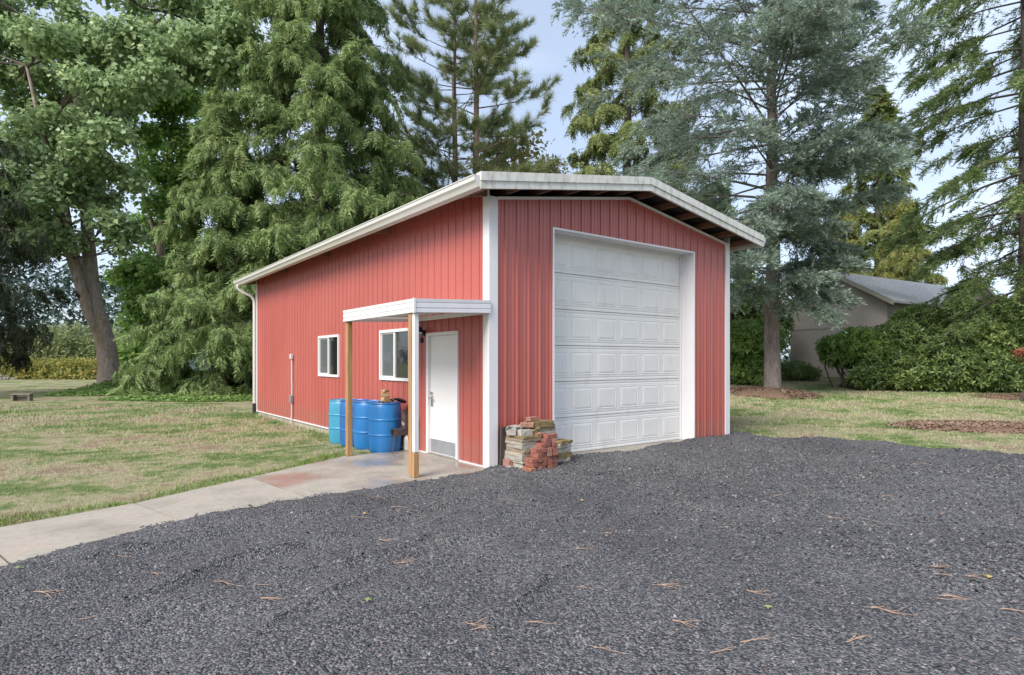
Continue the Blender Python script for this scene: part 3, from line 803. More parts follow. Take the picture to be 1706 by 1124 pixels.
def boxthing(name, sx, sy, sz, m, x, y, z, rz=0, rx=0, ry=0, bev=.006, rough=0., seed=0):
    """a single solid piece with its base centre at x,y,z; rough breaks its faces"""
    if rough:
        r = np.random.default_rng(seed)
        nx_, ny_, nz_ = max(2, int(sx/.05)), max(2, int(sy/.05)), 2
        bm = __import__('bmesh').new()
        V = {}
        mb = MB()
        def P(i, j, k):
            if (i, j, k) not in V:
                u, v, w = i/nx_-.5, j/ny_-.5, k/nz_
                rx_ = 1-.10*rough*(abs(2*v)**6)-.05*rough*abs(2*w-1)
                ry_ = 1-.10*rough*(abs(2*u)**6)-.05*rough*abs(2*w-1)
                d = r.normal(0, .012*rough, 3)*np.array([1, 1, .6])
                V[(i, j, k)] = len(mb.v); mb.v.append((u*sx*rx_+d[0], v*sy*ry_+d[1], w*sz+d[2]*(1 if k else .3)))
            return V[(i, j, k)]
        for i in range(nx_):
            for j in range(ny_):
                mb.f.append((P(i, j, 0), P(i, j+1, 0), P(i+1, j+1, 0), P(i+1, j, 0)))
                mb.f.append((P(i, j, nz_), P(i+1, j, nz_), P(i+1, j+1, nz_), P(i, j+1, nz_)))
        for k in range(nz_):
            for i in range(nx_):
                mb.f.append((P(i, 0, k), P(i+1, 0, k), P(i+1, 0, k+1), P(i, 0, k+1)))
                mb.f.append((P(i, ny_, k), P(i, ny_, k+1), P(i+1, ny_, k+1), P(i+1, ny_, k)))
            for j in range(ny_):
                mb.f.append((P(0, j, k), P(0, j, k+1), P(0, j+1, k+1), P(0, j+1, k)))
                mb.f.append((P(nx_, j, k), P(nx_, j+1, k), P(nx_, j+1, k+1), P(nx_, j, k+1)))
        bm.free()
    else:
        mb = MB().box(-sx/2, sx/2, -sy/2, sy/2, 0, sz, bev=bev)
    o = mb.build(name, m)
    o.matrix_world = Tm(x, y, z, rz, rx, ry)
    return o
tag(boxthing('wood_plank', .30, .13, .028, 'block', -.46, 2.60, bz, .35), 'flat light wood offcut under the stacked blocks on the nearest barrel', 'wood')
tag(boxthing('wood_block', .125, .10, .075, 'block', -.47, 2.60, bz+.030, .2), 'lowest and darkest of three wood blocks stacked on the nearest barrel', 'wood block', 'wood blocks on the barrel')
tag(boxthing('wood_block', .14, .10, .075, 'block', -.475, 2.60, bz+.107, -.25), 'middle of three wood blocks stacked on the nearest barrel', 'wood block', 'wood blocks on the barrel')
tag(boxthing('wood_block', .135, .095, .042, 'block', -.47, 2.60, bz+.184, .45), 'thin topmost wood block of the stack on the nearest barrel', 'wood block', 'wood blocks on the barrel')
# black cable and a rubber mat end on the lid
pts = [(-.63+.012*k, 2.52+.05*math.sin(k*.9), bz+.012+.012*math.sin(k*1.7)**2) for k in range(9)]
tag(MB().tube(pts, .010, 6).build('black_cable', 'black', None, True), 'black cable curled on the lid of the nearest barrel, left of the blocks', 'cable')
mb = MB(); nn = 9
for i in range(nn):
    for j in range(4):
        u = i/(nn-1); v_ = j/3
        mb.v.append((-.36+.26*u, 2.50+.18*v_+.02*math.sin(5*u), bz+.045-.01*v_+.03*math.sin(3.1*u)-.05*u*u+(0 if j % 2 else .008)))
for i in range(nn-1):
    for j in range(3): mb.f.append((i*4+j, i*4+4+j, i*4+5+j, i*4+1+j))
o = mb.build('rubber_flap', 'black', None, True); md = o.modifiers.new('solid', 'SOLIDIFY'); md.thickness = .03; md.offset = -1
tag(o, 'black ribbed rubber flap drooping over the lid of the nearest barrel', 'rubber mat')
# rocket stove
sx_, sy_ = -.255, 2.19
st_ = empty('camp_stove', (sx_, sy_, .012)); tag(st_, 'dark rusty box stove on thin rod legs beside the blue barrels', 'stove')
mb = MB(); w = .068
for a, b, c, d in ((-w, -w+.006, -w, w), (w-.006, w, -w, w), (-w+.006, w-.006, -w, -w+.006), (-w+.006, w-.006, w-.006, w)): mb.box(a, b, c, d, .31, .715)
mb.build('chimney', 'rust', st_)
MB().box(-w-.008, w+.008, -w-.008, -w-.001, .70, .722).box(-w-.008, w+.008, w+.001, w+.008, .70, .722).box(-w-.008, -w-.001, -w-.001, w+.001, .70, .722).box(w+.001, w+.008, -w-.001, w+.001, .70, .722).build('rim', 'rust', st_)
MB().box(-.27, -w-.001, -.06, .06, .310, .316).box(-.27, -w-.001, -.06, -.054, .316, .42).box(-.27, -w-.001, .054, .06, .316, .42).box(-.265, -w-.001, -.054, .054, .414, .42).build('feed_box', 'rust', st_)
MB().box(-w-.001, w, -w, w, .302, .309).build('base_plate', 'rust', st_)
for (a, b, c, d) in ((-.25, -.05, -.34, -.13), (-.25, .05, -.30, .06), (.05, -.05, .09, -.12), (.05, .05, .10, .05)):
    MB().tube([(a, b, .305), (c, d, .004)], .006, 6).build('leg', 'rust', st_)
MB().add([(-.075, -.075, .52), (-.14, -.09, .56), (-.13, -.09, .50), (-.075, -.075, .46), (-.075, -.07, .52), (-.14, -.085, .56), (-.13, -.085, .50), (-.075, -.07, .46)], [(0, 1, 2, 3), (7, 6, 5, 4), (0, 4, 5, 1), (1, 5, 6, 2), (2, 6, 7, 3)]).build('bracket', 'steel', st_)
j = empty('white_jug', (-.11, 2.40, .010)); tag(j, 'milky white plastic jug standing behind the dark stove', 'jug')
MB().lathe([(.075, 0), (.085, .01), (.085, .19), (.07, .235), (.03, .265), (.022, .27), (.022, .29), (.002, .29)], 18).build('body', 'jug', j, True)
MB().lathe([(.027, .288), (.027, .312), (.002, .314)], 14).build('cap', 'jug', j, True)

# ------------------------------------------------------------------ brick and stone pile
def zg(x, y): return float(gravel_z(np.array(x), np.array(y)))
BZ = .022
HB, LB, WB = .0635, .195, .094
bm_ = ['brick0', 'brick0', 'brick1', 'brick2', 'brick3']
def ordinal(k, n):
    if n == 1: return 'only'
    if k == n-1: return 'topmost'
    if k == 0: return 'lowest'
    return ['', 'second', 'third', 'fourth', 'fifth', 'sixth', 'seventh'][k]
rb = random.Random(5)
cols = [(.245, -.735, 1, 'front column'), (.315, -.665, 3, 'second column from the left'), (.420, -.655, 5, 'third column from the left'),
        (.522, -.645, 6, 'fourth column from the left'), (.628, -.640, 7, 'fifth column from the left'), (.738, -.635, 7, 'sixth and rightmost column')]
for ci, (x, y, n, where) in enumerate(cols):
    for k in range(n):
        jx, jy, jr = rb.uniform(-.008, .008), rb.uniform(-.02, .012), rb.uniform(-.07, .07)
        o = boxthing('brick', WB, LB, HB-.002, rb.choice(bm_), x+jx, y+jy+LB/2, BZ+k*HB, jr, bev=.004)
        tag(o, '%s red brick of the %s of the brick stack' % (ordinal(k, n), where), 'brick', 'loose red bricks stacked by the garage door')
def bk(m, x, y, z, rz, label, rx=0, ry=0, L=LB, W_=WB, H_=HB):
    tag(boxthing('brick', L, W_, H_-.002, m, x, y, z, rz, rx, ry, bev=.004), label, 'brick', 'loose red bricks stacked by the garage door')
top = BZ+7*HB
bk('brick0', .695, -.575, top, .03, 'red brick lying crosswise over the two tallest brick columns')
bk('brick3', .600, -.440, top+.005, .06, 'orange-red brick lying crosswise behind and above the tallest brick columns')
bk('brick1', .600, -.445, top-HB, .02, 'dark red brick lying crosswise beneath the orange-red one')
bk('brick1', .57, -.45, top-2*HB, .0, 'lowest crosswise brick, almost hidden behind the brick columns')
bk('brick2', .205, -.17, .018, 1.5, 'red brick standing on edge at the foot of the dark board', H_=.13, W_=.07)
# flagstones
rs = random.Random(11)
def stone(name, sx, sy, sz, m, x, y, z, rz, label, rx=0, ry=0, rough=.5, seed=0, cat='stone', group='tan flagstones stacked by the garage door'):
    o = boxthing(name, sx, sy, sz, m, x, y, z, rz, rx, ry, rough=rough, seed=seed); tag(o, label, cat, group); return o
o = stone('concrete_block', .32, .40, .105, 'cinder', .40, -.28, .010, .05, 'grey concrete block carrying the left stack of flagstones', rough=.25, seed=3, cat='block', group='blocks under the flagstones')
o = stone('concrete_block', .55, .28, .105, 'cinder', .85, -.20, .010, .0, 'grey concrete block under the right stack of flagstones', rough=.25, seed=4, cat='block', group='blocks under the flagstones')
z = .118; hs = [.028, .062, .055, .050, .052, .045, .040, .038]
ordn = ['lowest', 'second', 'third', 'fourth', 'fifth', 'sixth', 'seventh', 'topmost']
for k, h in enumerate(hs):
    stone('flagstone', .36+rs.uniform(-.02, .03), .47+rs.uniform(-.03, .03), h, ['slab', 'slab2', 'slab', 'slab3', 'slab2', 'slab', 'slab3'][k % 7] if k != 7 else 'moss', .395+rs.uniform(-.012, .012), -.275+rs.uniform(-.015, .015), z, rs.uniform(-.06, .06),
          '%s tan flagstone of the left flagstone stack beside the dark board' % ordn[k], seed=20+k, rough=.13)
    z += h+.004
zt = z
stone('fieldstone', .26, .20, .115, 'slab2', .300, -.23, zt, .3, 'rough pale rounded fieldstone on the left end of the stone pile', rough=2.2, seed=40, group='odd stones on the pile')
stone('concrete_paver', .21, .10, .085, 'cinder', .335, -.43, zt-.002, -.05, 'square grey paver lying on the left flagstone stack', rough=.2, seed=41, cat='paver', group='odd stones on the pile')
bk('brick2', .435, -.21, zt+.07, .5, 'pale red brick lying flat on top of the left flagstone stack')
bk('brick2', .47, -.30, zt+.105, -.6, 'pale red brick tilted over another one on the left flagstone stack', rx=.1)
stone('flagstone', .30, .24, .05, 'moss', .52, -.28, zt+.006, .2, 'mossy flagstone leaning on the left stack', ry=-.35, seed=42, rough=.6)
stone('flagstone', .28, .24, .045, 'slab2', .53, -.30, zt-.05, .1, 'grey flagstone tilted below the mossy leaning one', ry=-.25, seed=43, rough=.6)
z = .118; hs2 = [.06, .055, .06, .05, .055, .06, .05, .055, .045, .045]
for k, h in enumerate(hs2):
    q = k/(len(hs2)-1)
    nm = 'lowest second third fourth fifth sixth seventh eighth ninth topmost'.split()[k]
    stone('flagstone', .56-.12*q+rs.uniform(-.03, .03), .26+rs.uniform(-.02, .02), h, 'moss' if k >= 8 else ['slab2', 'slab3', 'slab'][k % 3], .82-.03*q, -.185+rs.uniform(-.012, .012), z, rs.uniform(-.05, .05),
          '%s flagstone of the right stack behind the red bricks%s' % (nm, ', covered in moss' if k >= 8 else ''), seed=60+k, rough=.13)
    z += h+.004
bk('brick2', .66, -.19, z+.002, .15, 'pale brick topping the whole stone pile')
for k, (x, y, zz, h, m, lab) in enumerate(((1.13, -.29, .02, .09, 'slab', 'lowest'), (1.15, -.30, .112, .075, 'moss', 'second'), (1.12, -.28, .189, .075, 'slab2', 'third'), (1.15, -.29, .266, .06, 'slab2', 'fourth'), (1.16, -.30, .328, .045, 'moss', 'topmost'))):
    stone('flagstone', .27+.02*(k % 3), .24, h, m, x, y, zz, .1*(k-2), '%s stone of the short stack at the right end of the pile' % lab, seed=80+k, rough=.3)
stone('concrete_paver', .10, .12, .10, 'cinder', 1.06, -.22, .376, .2, 'small grey paver on the short right stack', rough=.3, seed=88, cat='paver', group='odd stones on the pile')
stone('fieldstone', .11, .09, .045, 'slab2', .165, -.27, .02, .5, 'small whitish stone on the gravel at the foot of the dark board', rough=1., seed=90, group='odd stones on the pile')
o = boxthing('dark_board', .125, .022, .625, 'board', .190, -.075, .0, .04, .04, 0, bev=.003)
tag(o, 'dark brown board leaning on the shop front beside the white corner', 'board')

# ------------------------------------------------------------------ litter on the gravel: fallen needles and leaves
needle_px = [(640, 902), (668, 947), (430, 978), (445, 1003), (70, 998), (140, 1040), (205, 938), (260, 963), (372, 978), (660, 848), (595, 868), (628, 835), (970, 925), (968, 990), (890, 1050), (795, 1060), (790, 1052),
             (1100, 978), (1110, 978), (1255, 995), (1135, 1045), (1195, 1098), (1460, 1030), (1480, 1032), (1580, 1005), (1575, 1010), (1680, 1022), (1560, 952), (1620, 965), (1565, 968), (1385, 870), (1440, 870), (1340, 833), (1465, 808), (1535, 775), (1540, 780), (1475, 832), (1295, 835), (1570, 862), (1130, 780), (1360, 745), (690, 868), (1010, 895), (1650, 935), (1000, 1085), (1250, 1080), (840, 840), (1420, 1085)]
rn = random.Random(3)
def gpt(px, py):
    d = np.array([FWD[0]+(px-CX)/FPX*RGT[0], FWD[1]+(px-CX)/FPX*RGT[1]]); t_ = CAM[2]/((py-CY)/FPX)
    return CAM[0]+t_*d[0], CAM[1]+t_*d[1]
for k, (px, py) in enumerate(needle_px):
    x, y = gpt(px, py)
    mb = MB(); a0 = rn.uniform(-.5, .5)+math.atan2(RGT[1], RGT[0])
    for q in range(rn.choice((1, 2, 2, 3))):
        a = a0+rn.uniform(-.25, .25); ln = rn.uniform(.09, .21); bend = rn.uniform(-.02, .02); oy = rn.uniform(-.008, .008)
        pts = []
        for s in (0, .35, .7, 1.):
            X = x+math.cos(a)*ln*(s-.3)-math.sin(a)*(bend*s*s*4+oy); Y = y+math.sin(a)*ln*(s-.3)+math.cos(a)*(bend*s*s*4+oy)
            pts.append((X-x, Y-y, zg(X, Y)+.017))
        mb.tube(pts, [.0021, .0021, .0017, .0011], 3, cap=False)
    o = mb.build('pine_needle_bundle', 'needle', None, loc=(x, y, 0))
    tag(o, 'thin bundle of orange-brown fallen pine needles lying on the gravel', 'pine needles', 'fallen pine needles on the gravel')
for k, (px, py, m, lab) in enumerate(((608, 862, 'leaf_y', 'small yellow fallen leaf on the gravel near the walk'), (32, 958, 'leaf_g', 'small green leaf on the gravel at the left edge, below the walk'), (614, 1019, 'leaf_g', 'small pale green leaf on the gravel in the lower middle'), (1280, 1022, 'leaf_g', 'pale leaf scrap on the gravel in the lower right'), (1646, 964, 'leaf_y', 'orange leaf on the gravel near the right edge'), (970, 838, 'leaf_y', 'tan leaf on the gravel before the brick pile'))):
    x, y = gpt(px, py); mb = MB(); v = [(0, 0, .012)]
    for q in range(10):
        r = (.030 if q % 2 else .016)*(1.1-.1*(q % 3)); a = q*.628+k
        v.append((r*math.cos(a), r*math.sin(a), .006*math.sin(3*a)))
    mb.add(v, [(0, 1+q, 1+(q+1) % 10) for q in range(10)])
    tag(mb.build('fallen_leaf', m, None, loc=(x, y, zg(x, y)+.022)), lab, 'leaf', 'fallen leaves on the gravel')

# ------------------------------------------------------------------ small bench and stone heap far left on the lawn
p = G(37, 26.2)
b_ = empty('stone_bench', p, .15-math.atan2(.603, .7977)); tag(b_, 'low weathered bench standing alone on the far left lawn', 'bench')
MB().box(-.40, .40, -.16, .16, .27, .33, bev=.015).build('seat', 'bench', b_)
for s in (-1, 1): MB().box(*sorted((s*.36, s*.28)), -.13, .13, -.05, .268, bev=.01).build('leg', 'bench', b_)
MB().box(-.28, .28, .06, .10, .02, .18, bev=.01).build('rear_board', 'bench', b_)
for k, (dx, dy, dz, s) in enumerate(((-1.3, 0, 0, .5), (-.75, .2, 0, .42), (-.2, 0, 0, .45), (.35, .1, 0, .36), (-.95, .1, .26, .36), (-.4, .1, .24, .32), (.7, 0, 0, .25))):
    q = W(15, 56); x, y = q[0]+dx*RGT[0]+dy, q[1]+dx*RGT[1]
    lab = ['leftmost', 'second from left', 'third from left', 'fourth from left', 'upper left', 'upper right', 'smallest, rightmost'][k]
    stone('field_rock', s*1.2, s, s*.6, 'slab2', x, y, float(gz(x, y))-.03+dz, k*.7, '%s rock of the low stone heap before the far left hedge' % lab, rough=2.4, seed=100+k, cat='rock', group='rocks in the far left heap')

# ------------------------------------------------------------------ mulch beds
def mulch(name, px, depth, rx_, ry_, h, label, seed):
    c = W(px, depth); r = np.random.default_rng(seed)
    n, k = 40, 9; V = []; F = []
    for i in range(k):
        q = i/(k-1)
        for j in range(n):
            a = 2*math.pi*j/n; w = 1+.10*math.sin(3*a+seed)+.06*math.sin(7*a+2)
            u = rx_*q*w*math.cos(a); v_ = ry_*q*w*math.sin(a)
            x = c[0]+u*RGT[0]+v_*FWD[0]; y = c[1]+u*RGT[1]+v_*FWD[1]
            V.append((x, y, float(gz(x, y))+h*(1-q*q)+(.028 if i < k-1 else -.03)+r.uniform(0, .012)))
    for i in range(k-1):
        for j in range(n): F.append((i*n+j, i*n+(j+1) % n, (i+1)*n+(j+1) % n, (i+1)*n+j))
    o = npmesh('mulch_bed', np.array(V), np.array(F), 'mulch', smooth=True); tag(o, label, 'mulch', kind='structure')
    # loose chips
    m_ = int(2600*rx_*ry_/3); q = np.sqrt(r.uniform(0, 1.15, m_)); a = r.uniform(0, 6.283, m_)
    u, v_ = rx_*q*np.cos(a), ry_*q*np.sin(a)
    X = c[0]+u*RGT[0]+v_*FWD[0]; Y = c[1]+u*RGT[1]+v_*FWD[1]
    Z = gz(X, Y)+h*np.clip(1-q*q, 0, 1)+.035
    b = r.uniform(0, 6.283, m_); ln = r.uniform(.02, .055, m_); wd_ = r.uniform(.008, .02, m_)
    d = np.stack([np.cos(b)*ln, np.sin(b)*ln, r.normal(0, .3, m_)*ln], 1); e = np.stack([-np.sin(b)*wd_, np.cos(b)*wd_, r.normal(0, .4, m_)*wd_], 1)
    P = np.stack([X, Y, Z], 1)
    V = np.stack([P-d-e, P+d-e, P+d+e, P-d+e], 1).reshape(-1, 3)
    o = npmesh('mulch_chips', V, np.arange(4*m_).reshape(-1, 4), 'chips'); tag(o, 'loose bark chips on the mulch, '+label, 'mulch', kind='stuff')
mulch('b', 1640, 14.8, 2.15, 1.25, .05, 'dark oval mulch bed in the lawn at the right edge', 1)
mulch('b', 1277, 24.4, 1.7, 2.6, .22, 'reddish needle mulch mounded round the blue cedar trunk', 2)
mulch('b', 1730, 22.5, 2.2, 1.4, .06, 'mulch under the right hand cedar', 3)
# ------------------------------------------------------------------ far house on the right
def house():
    A = G(1440, 30.5); A[2] = .80              # near corner of the gable wall
    rz = R_(-6)
    h = empty('house', A, rz); tag(h, 'taupe house end with grey shingled gable roof behind the rhododendrons', 'house')
    # local: gable wall runs along +y from the near corner (y=0) to y=GWd; ridge runs along +x
    GWd, Ln, wh, ph = 5.2, 15., 3.85, 5.35
    Y0 = -1.1
    mb = MB(); yc = Y0+GWd/2
    mb.add([(0, Y0, -.8), (0, Y0+GWd, -.8), (0, Y0+GWd, wh), (0, yc, ph), (0, Y0, wh)], [(0, 1, 2, 3, 4)])
    mb.add([(0, Y0, -.8), (Ln, Y0, -.8), (Ln, Y0, wh), (0, Y0, wh)], [(0, 1, 2, 3)])
    mb.add([(0, Y0+GWd, -.8), (Ln, Y0+GWd, -.8), (Ln, Y0+GWd, wh), (0, Y0+GWd, wh)], [(3, 2, 1, 0)])
    mb.add([(Ln, Y0, -.8), (Ln, Y0+GWd, -.8), (Ln, Y0+GWd, wh), (Ln, yc, ph), (Ln, Y0, wh)], [(4, 3, 2, 1, 0)])
    mb.build('wall', 'taupe', h)
    MB().box(-.03, -.002, Y0+.02, Y0+GWd-.02, 2.52, 2.60).build('belt_board', 'taupe', h)
    for y in (Y0+1.22*k for k in range(1, 5)):
        MB().box(-.014, -.002, y-.02, y+.02, -.3, 2.51).build('batten', 'taupe', h)
        zt_ = wh+(ph-wh)*(1-abs(y-yc)/(GWd/2))-.2
        MB().box(-.014, -.002, y-.02, y+.02, 2.61, zt_).build('batten', 'taupe', h)
    sl = (ph-wh)/(GWd/2); ov = .55
    for s in (-1, 1):
        ye = yc+s*(GWd/2+ov); ze = wh-sl*ov
        mb = MB(); x0, x1 = -.5, Ln+.4
        q = [(x0, ye, ze+.06), (x1, ye, ze+.06), (x1, yc, ph+.06), (x0, yc, ph+.06)]
        mb.add(q+[(a, b, c+.09) for a, b, c in q], [(0, 1, 2, 3), (7, 6, 5, 4), (0, 4, 5, 1), (0, 3, 7, 4), (1, 5, 6, 2)])
        rf = mb.build('roof', 'shingle', h)
        # shingle courses
        nC = 26
        for k in range(nC):
            f0, f1 = k/nC, (k+1.25)/nC
            f1 = min(f1, .998)
            P = lambda x, f, up: (x, ye+(yc-ye)*f, ze+(ph-ze)*f+.152+up)
            MB().add([P(x0-.02, f0, .022), P(x1, f0, .022), P(x1, f1, .002), P(x0-.02, f1, .002), P(x0-.02, f0, .0), P(x1, f0, .0)], [(0, 1, 2, 3), (4, 5, 1, 0)]).build('shingle_course', 'shingle', rf)
        mb = MB(); a, b = (x0-.03, ye, ze-.06), (x0-.03, yc, ph-.06)
        mb.add([a, b, (b[0], b[1], b[2]+.2), (a[0], a[1], a[2]+.2), (a[0]+.04, a[1], a[2]), (b[0]+.04, b[1], b[2]), (b[0]+.04, b[1], b[2]+.2), (a[0]+.04, a[1], a[2]+.2)], [(0, 1, 2, 3), (7, 6, 5, 4), (0, 4, 5, 1), (3, 2, 6, 7), (0, 3, 7, 4)])
        mb.build('barge_board', 'taupe_trim', h)
    # cross gable further along the roof
    xg = 7.4
    mb = MB(); w = 3.0; z0, z1 = wh-.1, 4.95; yb, yf = yc, Y0-1.2
    mb.add([(xg-w, yf, z0), (xg, yf, z1), (xg, yb, z1), (xg-w, yb, z0), (xg+w, yf, z0), (xg+w, yb, z0)], [(0, 1, 2, 3), (1, 4, 5, 2)])
    mb.add([(xg-w, yf, z0-.12), (xg, yf, z1-.12), (xg, yb, z1-.12), (xg-w, yb, z0-.12), (xg+w, yf, z0-.12), (xg+w, yb, z0-.12)], [(3, 2, 1, 0), (2, 5, 4, 1)])
    mb.build('roof', 'shingle', h)
    mb = MB(); mb.add([(xg-w+.4, yf+.5, -.8), (xg+w-.4, yf+.5, -.8), (xg+w-.4, yf+.5, z0+.15), (xg, yf+.5, z1-.2), (xg-w+.4, yf+.5, z0+.15)], [(0, 1, 2, 3, 4)]); mb.build('wall', 'taupe', h)
    for s in (-1, 1):
        mb = MB(); a, b = (xg+s*w, yf-.02, z0-.16), (xg, yf-.02, z1-.16)
        mb.add([a, b, (b[0], b[1], b[2]+.18), (a[0], a[1], a[2]+.18), (a[0], a[1]+.03, a[2]), (b[0], b[1]+.03, b[2]), (b[0], b[1]+.03, b[2]+.18), (a[0], a[1]+.03, a[2]+.18)], [(0, 1, 2, 3), (7, 6, 5, 4), (0, 4, 5, 1), (3, 2, 6, 7), (0, 3, 7, 4)])
        mb.build('barge_board', 'taupe_trim', h)
house()

# ------------------------------------------------------------------ foliage machinery
UP = np.array([0, 0, 1.])
def nrm(a): return a/np.maximum(np.linalg.norm(a, axis=-1, keepdims=True), 1e-9)
def frames(X, Zr):
    X = nrm(X); Y = nrm(np.cross(Zr, X)); Z = np.cross(X, Y); return X, Y, Z
def inst(tv, tf, P, X, Y, Z, S):
    n, k = len(P), len(tv)
    S = np.asarray(S); S = S[:, None] if S.ndim == 1 else S
    V = P[:, None]+S[:, :, None]*(tv[None, :, 0:1]*X[:, None]+tv[None, :, 1:2]*Y[:, None]+tv[None, :, 2:3]*Z[:, None]) if S.shape[1] == 1 else None
    F = tf[None]+k*np.arange(n)[:, None, None]
    return V.reshape(-1, 3), F.reshape(-1, tf.shape[1])
def merge(L):
    V, F, o = [], [], 0
    for v, f in L: V.append(v); F.append(f+o); o += len(v)
    return np.concatenate(V), np.concatenate(F)
def variants(tpls, r, P, X, Z, S):
    """spread several templates over the frames"""
    pick = r.integers(0, len(tpls), len(P)); out = []
    for i, (tv, tf) in enumerate(tpls):
        m = pick == i
        if m.any():
            x, y, z = frames(X[m], Z[m]); out.append(inst(tv, tf, P[m], x, y, z, S[m]))
    return merge(out)
def tri_strip_leaves(ls):
    """list of (base xyz, tip xyz, half-width vector) -> thin kite leaves of two triangles"""
    v = []; f = []
    for b, t, w in ls:
        b, t, w = map(np.array, (b, t, w)); m = b*.55+t*.45
        b2 = b*.8+t*.2; o = len(v); v += [b2-w, b2+w, t]; f += [(o, o+1, o+2)]
    return np.array(v, float), np.array(f)
def spray_tpl(seed, n=10, droop=.35, wid=.075):
    """flat fern-like spray of scale leaves, tip drooping"""
    r = np.random.default_rng(seed); ls = []
    ls.append(((0, 0, 0), (1.02, 0, -droop), (0, wid*.8, 0)))
    for i in range(n-1):
        s = (i//2+.6)/((n-1)/2+.6); sd = 1 if i % 2 else -1
        b = np.array([.85*s, 0, -droop*s*s*.8]); l = .52*(1-.55*s)*r.uniform(.7, 1.2); a = r.uniform(.55, .95)
        t = b+np.array([l*math.cos(a), sd*l*math.sin(a), -droop*r.uniform(.3, .9)*l*1.6])
        ls.append((b, t, (.0, wid*r.uniform(.7, 1.1), .01)) if abs(a) < .6 else (b, t, (wid*.75, wid*.5*-sd, .02*sd)))
    return tri_strip_leaves(ls)
def tuft_tpl(seed, n=12, spread=.9, wid=.02, back=.2):
    """bundle of needles round a shoot"""
    r = np.random.default_rng(seed); v = []; f = []
    for i in range(n):
        a = 6.283*i/n+r.uniform(-.3, .3); e = r.uniform(.15, spread); l = r.uniform(.75, 1.1)
        d = np.array([math.cos(e), math.sin(e)*math.cos(a), math.sin(e)*math.sin(a)])
        b = np.array([r.uniform(-back, back), 0, 0]); p = np.cross(d, r.normal(size=3)); p = p/np.linalg.norm(p)*wid
        o = len(v); v += [b-p, b+p, b+d*l]; f.append((o, o+1, o+2))
    return np.array(v, float), np.array(f)
def twig_tpl(seed, n=11, wid=.050, ln=.36):
    """short needled twig: small rosettes along a rib"""
    r = np.random.default_rng(seed); v = []; f = []
    for i in range(n):
        s = (i+.5)/n; a = r.uniform(0, 6.283)
        b = np.array([s, r.normal(0, .02), 0]); e = r.uniform(.5, 1.25)
        d = np.array([math.cos(e), math.sin(e)*math.cos(a), abs(math.sin(e)*math.sin(a))*.9+.1]); l = ln*r.uniform(.6, 1.1)
        p = np.cross(d, r.normal(size=3)); p = p/np.linalg.norm(p)*wid
        o = len(v); v += [b-p, b+p, b+d*l]; f.append((o, o+1, o+2))
    return np.array(v, float), np.array(f)
def lobed_tpl(seed):
    """broad lobed leaf, slightly folded"""
    r = np.random.default_rng(seed)
    v = np.array([(0, 0, 0), (.28, -.46, -.06), (.55, -.28, .02), (1, 0, -.12), (.55, .28, .02), (.28, .46, -.06)], float)
    v += r.normal(0, .035, v.shape)
    return v, np.array([(0, 1, 2), (0, 2, 3), (0, 3, 4), (0, 4, 5)])
def oval_tpl(seed, w=.2):
    v = np.array([(0, 0, 0), (.5, -w, .04), (1, 0, -.08), (.5, w, .04)], float)
    return v, np.array([(0, 1, 2), (0, 2, 3)])
def rosette_tpl(seed, n=5, w=.16):
    r = np.random.default_rng(seed); V = []; F = []
    for i in range(n):
        a = 6.283*i/n+r.uniform(-.3, .3); e = r.uniform(-.15, .55); l = r.uniform(.75, 1.1)
        d = np.array([math.cos(a)*math.cos(e), math.sin(a)*math.cos(e), math.sin(e)])*l; p = np.array([-math.sin(a), math.cos(a), 0])*w
        o = len(V); V += [np.zeros(3), d*.5-p+[0, 0, .05], d, d*.5+p+[0, 0, .05]]; F += [(o, o+1, o+2), (o, o+2, o+3)]
    return np.array(V, float), np.array(F)
SPRAY = [spray_tpl(i) for i in range(5)]
SPRAY_HANG = [spray_tpl(20+i, 10, .7, .066) for i in range(5)]
TUFT = [tuft_tpl(i, 13, 1.0, .022) for i in range(4)]
TWIG = [twig_tpl(i) for i in range(5)]
LOBED = [lobed_tpl(i) for i in range(5)]
MAPLE = [(np.array([(0, 0, 0), (.36, -.44, -.05), (1, 0, -.14), (.36, .44, -.05)])+np.random.default_rng(i).normal(0, .05, (4, 3)), np.array([(0, 1, 2), (0, 2, 3)])) for i in range(5)]
OVAL = [oval_tpl(0, .2), oval_tpl(1, .26)]
ROSE = [rosette_tpl(i) for i in range(5)]
def tubes(paths, n=5):
    """many tapered limbs at once: list of (points, radii)"""
    mb = MB()
    for p, r in paths: mb.tube(p, r, n, cap=False)
    return mb

def thin_above(r, P, S, keep=.3, grow=1.5, lim=-130):
    """above the picture the crown goes on, with fewer and larger sprays"""
    px, py, dep = project(P)
    out = (py < lim) | (px < -260) | (px > 1970)
    k = ~out | (r.random(len(P)) < keep)
    S = np.where(out, S*grow, S)
    return k, S

